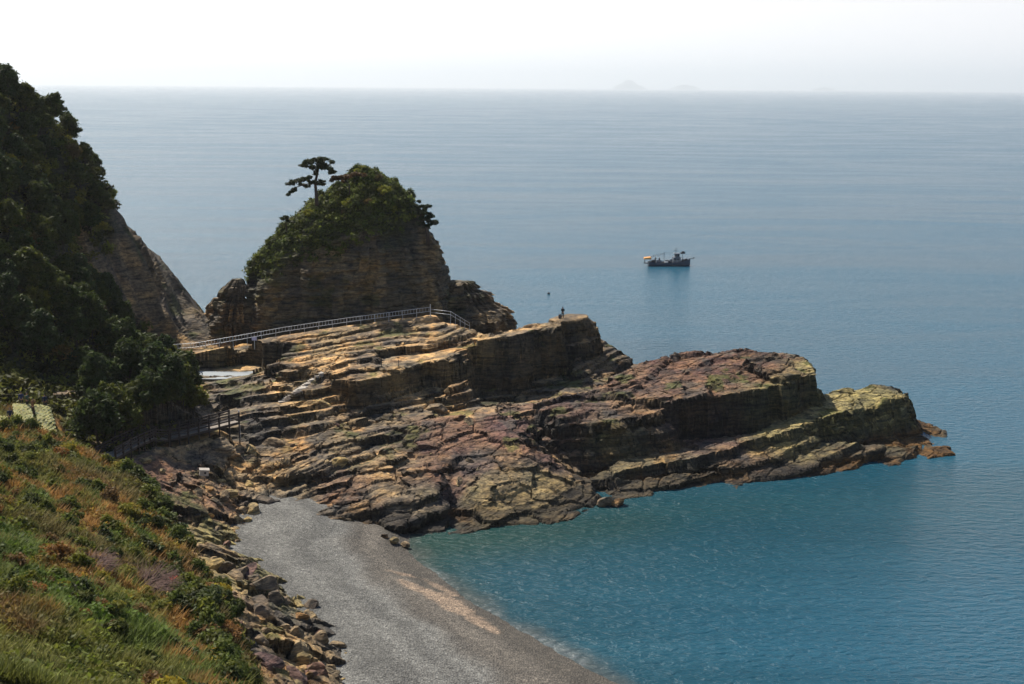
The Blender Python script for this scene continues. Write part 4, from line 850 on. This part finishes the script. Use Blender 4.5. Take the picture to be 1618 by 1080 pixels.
# ------------------------------------------------------------------ people
M_skin = simple('skin', (.35, .2, .14), .6, .1); M_hair = simple('hair', (.01, .009, .008), .7, .2)
def skinned(name, V, E, rad, mat, parent, sub=1, root=0):
    me = bpy.data.meshes.new(name); me.from_pydata(V, E, []); me.materials.append(mat); o = bpy.data.objects.new(name, me); col.objects.link(o); o.parent = parent
    md = o.modifiers.new('skin', 'SKIN'); md.use_smooth_shade = True
    lay = me.skin_vertices[0] if len(me.skin_vertices) else None
    if lay is None:
        bpy.context.view_layer.objects.active = o; bpy.ops.mesh.customdata_skin_add(); lay = me.skin_vertices[0]
    for i, q in enumerate(rad): lay.data[i].radius = q if hasattr(q, '__len__') else (q, q)
    lay.data[root].use_root = True; sb = o.modifiers.new('sub', 'SUBSURF'); sb.levels = sub; sb.render_levels = sub; return o
def person(loc, rz, top, legs, label, arms='front', hair=True):
    root = empty('person', loc, rz); root.scale = (1.1, 1.1, 1.1) if loc[2] > 5 else (1, 1, 1)
    hipz = .92
    if arms == 'front': el, wr, hn = (.24, -.08, 1.14), (.10, -.28, 1.22), (.04, -.34, 1.27)
    elif arms == 'up': el, wr, hn = (.26, -.14, 1.30), (.10, -.24, 1.52), (.06, -.26, 1.58)
    else: el, wr, hn = (.25, .02, 1.13), (.26, -.06, .90), (.26, -.08, .81)
    V = [(0, 0, hipz), (0, 0, 1.12), (0, .01, 1.36), (0, 0, 1.47), (0, -.01, 1.56), (0, -.01, 1.68), (0, 0, 1.74)]; E = [(0, 1), (1, 2), (2, 3), (3, 4), (4, 5), (5, 6)]; rad = [(.15, .1), (.14, .1), (.16, .1), .055, .075, .09, .05]
    for sx in (-1, 1):
        b_ = len(V); V += [(.17 * sx, .01, 1.40), (el[0] * sx, el[1], el[2]), (wr[0] * sx, wr[1], wr[2]), (hn[0] * sx, hn[1], hn[2])]; E += [(2, b_), (b_, b_ + 1), (b_ + 1, b_ + 2), (b_ + 2, b_ + 3)]; rad += [.058, .042, .03, .035]
        b_ = len(V); V += [(.10 * sx, 0, .84), (.11 * sx, -.02, .48), (.12 * sx, .02, .09), (.13 * sx, -.13, .04)]; E += [(0, b_), (b_, b_ + 1), (b_ + 1, b_ + 2), (b_ + 2, b_ + 3)]; rad += [.085, .06, .04, .038]
    skinned('body', V, E, rad, M_skin, root)
    Vt = [(0, 0, .86), (0, 0, 1.12), (0, .01, 1.37), (0, 0, 1.45)]; Et = [(0, 1), (1, 2), (2, 3)]; rt = [(.19, .13), (.17, .125), (.185, .125), .075]
    for sx in (-1, 1):
        b_ = len(Vt); Vt += [(.185 * sx, .01, 1.41), (el[0] * sx, el[1], el[2]), (wr[0] * sx, wr[1], wr[2])]; Et += [(2, b_), (b_, b_ + 1), (b_ + 1, b_ + 2)]; rt += [.075, .06, .045]
    skinned('jacket', Vt, Et, rt, top, root)
    Vl = [(0, 0, .93), (.10, 0, .82), (.11, -.02, .48), (.12, .02, .12), (-.10, 0, .82), (-.11, -.02, .48), (-.12, .02, .12)]; skinned('trousers', Vl, [(0, 1), (1, 2), (2, 3), (0, 4), (4, 5), (5, 6)], [(.16, .12), .1, .075, .06, .1, .075, .06], legs, root)
    if hair:
        skinned('hair', [(0, .02, 1.62), (0, .015, 1.70), (0, 0, 1.76)], [(0, 1), (1, 2)], [.09, .1, .06], M_hair, root)
    tag(root, label, 'person'); return root
cl_ = lambda n, c: simple(n, c, .85, .15)
q = P(889, 502, 14.8); q = hit(889, 503); print('knoll', q)
person((q.x, q.y, q.z - .02), R(165), M_dark, cl_('dark_trousers', (.012, .013, .018)), 'person in dark clothes standing on the rock knoll facing the sea', 'front')
q2 = Vector((q.x - .45, q.y - .1, float(hz_rock(q.x - .45, q.y - .1))))
bg_ = empty('rucksack', q2); mb = MB(); mb.lathe([(0, 0), (.2, 0), (.24, .25), (.22, .55), (.12, .72), (0, .74)], n=12); mb.build('bag_body', cl_('grey_canvas', (.06, .06, .065)), bg_, True); mb = MB(); mb.lathe([(0, 0), (.1, 0), (.11, .18), (0, .2)], (.0, -.24, .12), 8); mb.build('pocket', M_dark, bg_, True)
mb = MB(); mb.tube([(-.1, -.22, .6), (-.12, -.34, .35), (-.1, -.22, .12)], .02, 5); mb.build('strap', M_dark, bg_); tag(bg_, 'dark upright rucksack at the feet of the person on the knoll', 'bag')
def gp(px, py, h):
    q = P(px, py, h); return (q.x, q.y, float(hz_ground(q.x, q.y)))
person(gp(17,671,13.6), R(20), cl_('navy_jacket', (.01, .018, .05)), M_dark, 'person in a navy jacket walking left of the middle daffodil bed', 'down')
person(gp(35,648,13.3), R(200), cl_('blue_coat', (.02, .035, .12)), M_dark, 'tallest seeming person in a blue coat behind the middle daffodil bed', 'down')
person(gp(44,650,13.3), R(80), cl_('green_jacket', (.04, .075, .06)), M_dark, 'person in a grey green jacket bending over the middle daffodil bed', 'front')
person(gp(53,656,13.2), R(150), cl_('tan_coat', (.16, .08, .035)), cl_('brown_trousers', (.07, .04, .03)), 'person in a tan coat on the path between the two daffodil beds', 'up')
person(gp(72,647,13.0), R(190), cl_('dark_blue_shirt', (.02, .03, .07)), M_dark, 'person in dark blue standing behind the bed closest to the dirt path', 'down')

# ------------------------------------------------------------------ fishing boat
def boat():
    wl = P(1057, 419, 0); root = empty('fishing_boat', (wl.x, wl.y, 0), R(4)); L_ = 6.0
    st = [(-6.0, 1.35, 1.15), (-4, 1.6, 1.0), (-1, 1.75, .95), (2, 1.7, 1.1), (4, 1.3, 1.35), (5.4, .6, 1.7), (6.1, .06, 1.95)]; V = []; 
    for x, w_, z in st:
        V += [(x - (.5 if x > 5 else 0), -w_ * .55, -.5), (x, -w_ * .95, .25), (x, -w_, z), (x, w_, z), (x, w_ * .95, .25), (x - (.5 if x > 5 else 0), w_ * .55, -.5)]
    F = []
    for i in range(len(st) - 1):
        for j in range(5):
            if j == 2: continue
            a = i * 6 + j; F.append((a, a + 1, a + 7, a + 6))
        F.append((i * 6 + 5, i * 6, i * 6 + 6, i * 6 + 11))
    F.append((0, 1, 2, 3, 4, 5)); mb = MB(); mb.add(V, F); h_ = mb.build('hull', M_navy, root)
    so_ = h_.modifiers.new('thick', 'SOLIDIFY'); so_.thickness = .06; so_.offset = -1
    mb = MB()
    for i in range(len(st) - 1):
        for sg in (-1, 1): a, b = st[i], st[i + 1]; mb.bar((a[0], sg * a[1] * 1.0, a[2] - .12), (b[0], sg * b[1], b[2] - .12), .06, .1)
    mb.build('white_stripe', M_white, h_)
    mb = MB(); mb.add([(x, s_ * w_ * .94, z - .4) for x, w_, z in st for s_ in (-1, 1)], [(2 * i, 2 * i + 1, 2 * i + 3, 2 * i + 2) for i in range(len(st) - 1)]); mb.build('deck', simple('boat_deck', (.1, .09, .08), .8), root)
    Mc = simple('cabin_paint', (.12, .14, .17), .5, .15); Mg = simple('dark_glass', (.01, .012, .015), .1, .1)
    cb_ = MB(); cb_.box(Vector((2.1, 0, 1.5)), (2.1, 2.1, 1.7)); cb_.box(Vector((2.2, 0, 2.9)), (1.3, 1.5, 1.1)); cb_.box(Vector((2.15, 0, 3.5)), (1.8, 1.9, .1)); cb_.box(Vector((2.1, 0, 2.38)), (2.4, 2.3, .08)); cbo = cb_.build('cabin', Mc, root)
    for x in (1.8, 2.6):
        for sg in (-1, 1): mb = MB(); mb.box(Vector((x, sg * .76, 3.05)), (.5, .03, .45)); mb.build('window', Mg, cbo)
    for x in (1.5, 2.5):
        for sg in (-1, 1): mb = MB(); mb.box(Vector((x, sg * 1.06, 1.75)), (.55, .03, .45)); mb.build('window', Mg, cbo)
    def mast(x, z0, z1, cross=()):
        mb = MB(); mb.tube([(x, 0, z0), (x, 0, z1)], [.07, .04], 6)
        for z, w_ in cross: mb.bar((x - w_, 0, z), (x + w_, 0, z), .06)
        mb.build('mast', M_dark, root)
    mast(1.9, 3.5, 5.1, ((4.3, .6), (4.8, .4))); mast(-1.5, .8, 3.9, ((3.3, .3),)); mast(3.8, 1, 3.6, ()); mast(-5.6, .8, 2.6)
    mb = MB(); mb.box(Vector((3.9, 0, 3.6)), (1.2, .7, .4)); mb.lathe([(0, -.3), (.4, -.2), (.4, .1), (0, .2)], (4.0, 0, 3.95), 10); mb.build('radar', M_dark, root)
    mb = MB(); mb.tube([(-1.5, 0, 3.7), (-4, 0, 3.2), (-5.6, 0, 2.5)], .025, 4); mb.tube([(-1.5, 0, 3.7), (.5, 0, 3.6), (1.9, 0, 4.4)], .025, 4); mb.build('rigging', M_dark, root)
    for i in range(7): mb = MB(); x = -1.9 - i * .52; mb.lathe([(0, -.22), (.13, -.12), (.15, 0), (.08, .14), (0, .18)], (x, -.0, 3.35 - abs(i) * .12), 8); mb.build('fishing_lamp', simple('lamp_glass', (.35, .36, .36), .3, .1) if i == 0 else bpy.data.materials['lamp_glass'], root)
    mb = MB(); mb.add([(-7.3, -.9, 1.9), (-5.4, -1.1, 1.9), (-5.4, 1.1, 1.9), (-7.3, .9, 1.9), (-7.3, -.9, 2.3), (-5.4, -1.1, 2.5), (-5.4, 1.1, 2.5), (-7.3, .9, 2.3)], [(0, 1, 2, 3), (4, 7, 6, 5), (0, 4, 5, 1), (1, 5, 6, 2), (2, 6, 7, 3), (3, 7, 4, 0)]); mb.build('stern_awning', simple('orange_tarpaulin', (.7, .32, .09), .8, .1), root)
    mb = MB(); mb.bar((-7.1, 0, .6), (-7.1, 0, 2.3), .18); mb.box(Vector((-6.6, 0, .7)), (1.3, 1.6, .12)); mb.build('stern_platform', M_dark, root)
    for k, (x, y, z, d) in enumerate([(-4.6, .3, 1.1, (.9, .8, 1.0)), (-3.4, -.4, 1.0, (.8, .7, 1.3)), (-2.5, .4, 1.0, (.7, .9, 1.0)), (-.4, 0, 1.1, (1.3, 1.2, .8)), (.6, .2, 1.2, (.5, 1.0, 1.2)), (4.2, 0, 1.4, (.9, .9, .9)), (5.0, 0, 1.7, (.6, .5, .6))]):
        mb = MB(); mb.box(Vector((x, y, z)), d); c = mb.build('gear_crate', [M_dark, M_navy, cl_('faded_blue_crate', (.05, .09, .13)) if k == 2 else M_dark][k % 3], root); bv = c.modifiers.new('bevel', 'BEVEL'); bv.width = .08
    mb = MB(); mb.box(Vector((-1.0, -.9, 1.15)), (1.0, .5, .35)); mb.build('white_box', M_white, root)
    rl = MB()
    for sg in (-1, 1):
        for i in range(len(st) - 1): a, b = st[i], st[i + 1]; rl.bar((a[0], sg * a[1] * .95, a[2] + .5), (b[0], sg * b[1] * .95, b[2] + .5), .04); rl.bar((a[0], sg * a[1] * .95, a[2]), (a[0], sg * a[1] * .95, a[2] + .5), .04)
    rl.build('guard_rail', M_metal, root)
    mb = MB(); mb.bar((5.8, 0, 1.9), (7.4, 0, 2.1), .14); mb.lathe([(0, -.25), (.22, -.1), (.22, .1), (0, .22)], (7.2, 0, 2.2), 8); mb.build('bowsprit', M_dark, root)
    for x, y in ((-3.0, .6), (-4.0, -.5), (-2.0, -.3)):
        pass
    tag(root, 'dark blue fishing boat with a small wheelhouse and strings of lamps', 'boat')
    for x, y, cc_, lb in ((-3.9, .5, M_dark, 'person in dark clothes standing nearest the stern of the boat'), (-2.9, -.5, M_dark, 'person in dark clothes standing amidships just behind the boat mast')):
        p = root.matrix_basis @ Vector((x, y, .6)); person((wl.x + x, wl.y + y, .62), R(30), cc_, M_dark, lb, 'front')
boat()
q = P(867, 464, 0); mb = MB(); mb.lathe([(0, -.3), (.35, -.15), (.38, .1), (.2, .35), (0, .45)], n=14); bo = mb.build('buoy', M_dark, None, True); bo.location = (q.x, q.y, 0); tag(bo, 'small dark buoy floating beyond the person on the knoll', 'buoy')
q = P(1228, 722, 0)
# ------------------------------------------------------------------ far islands
for (px, wpx, hpx, D, sd) in [(995, 58, 14, 42000, 1), (1083, 56, 8, 42000, 2), (1303, 48, 6, 44000, 3)]:
    c = PY(px, 137, D); W_ = wpx / FPX * D; Hh = hpx / FPX * D; nx, ny = 70, 30; u, v = np.meshgrid(np.linspace(-1, 1, nx), np.linspace(-1, 1, ny)); rr = np.hypot(u, v)
    z = np.clip(1 - rr ** 1.6, 0, 1) * (.75 + .5 * fbm(u * 2 + sd * 5, v * 2, 0., 3, sd)) * Hh - 4
    V = np.stack([u * W_ / 2, v * W_ / 3, z], -1).reshape(-1, 3); tag(mesh_from('distant_island', V, grid_faces(nx, ny), simple('far_hills_%d' % sd, (.08, .1, .09), .9, .2, .01), smooth=True, loc=(c.x, D, 0)), ['peaked island faint on the horizon', 'flat long island faint on the horizon', 'lowest faintest island far along the horizon'][sd - 1], kind='structure')
# ------------------------------------------------------------------ haze
def haze(density):
    mb = MB(); mb.box(Vector((0, 33500, 372)), (119000, 72500, 760))
    m, t, b = nodes('haze_air'); t.nodes.remove(b); pv = N(t, 'ShaderNodeVolumePrincipled'); pv.inputs['Color'].default_value = (.95, .98, 1.0, 1)
    pv.inputs['Density'].default_value = density; pv.inputs['Anisotropy'].default_value = 0.3
    out = [n for n in t.nodes if n.type == 'OUTPUT_MATERIAL'][0]; L(t, pv.outputs[0], out.inputs['Volume'])
    m.cycles.homogeneous_volume = True
    tag(mb.build('haze', m), kind='stuff')
haze(1 / 17000)
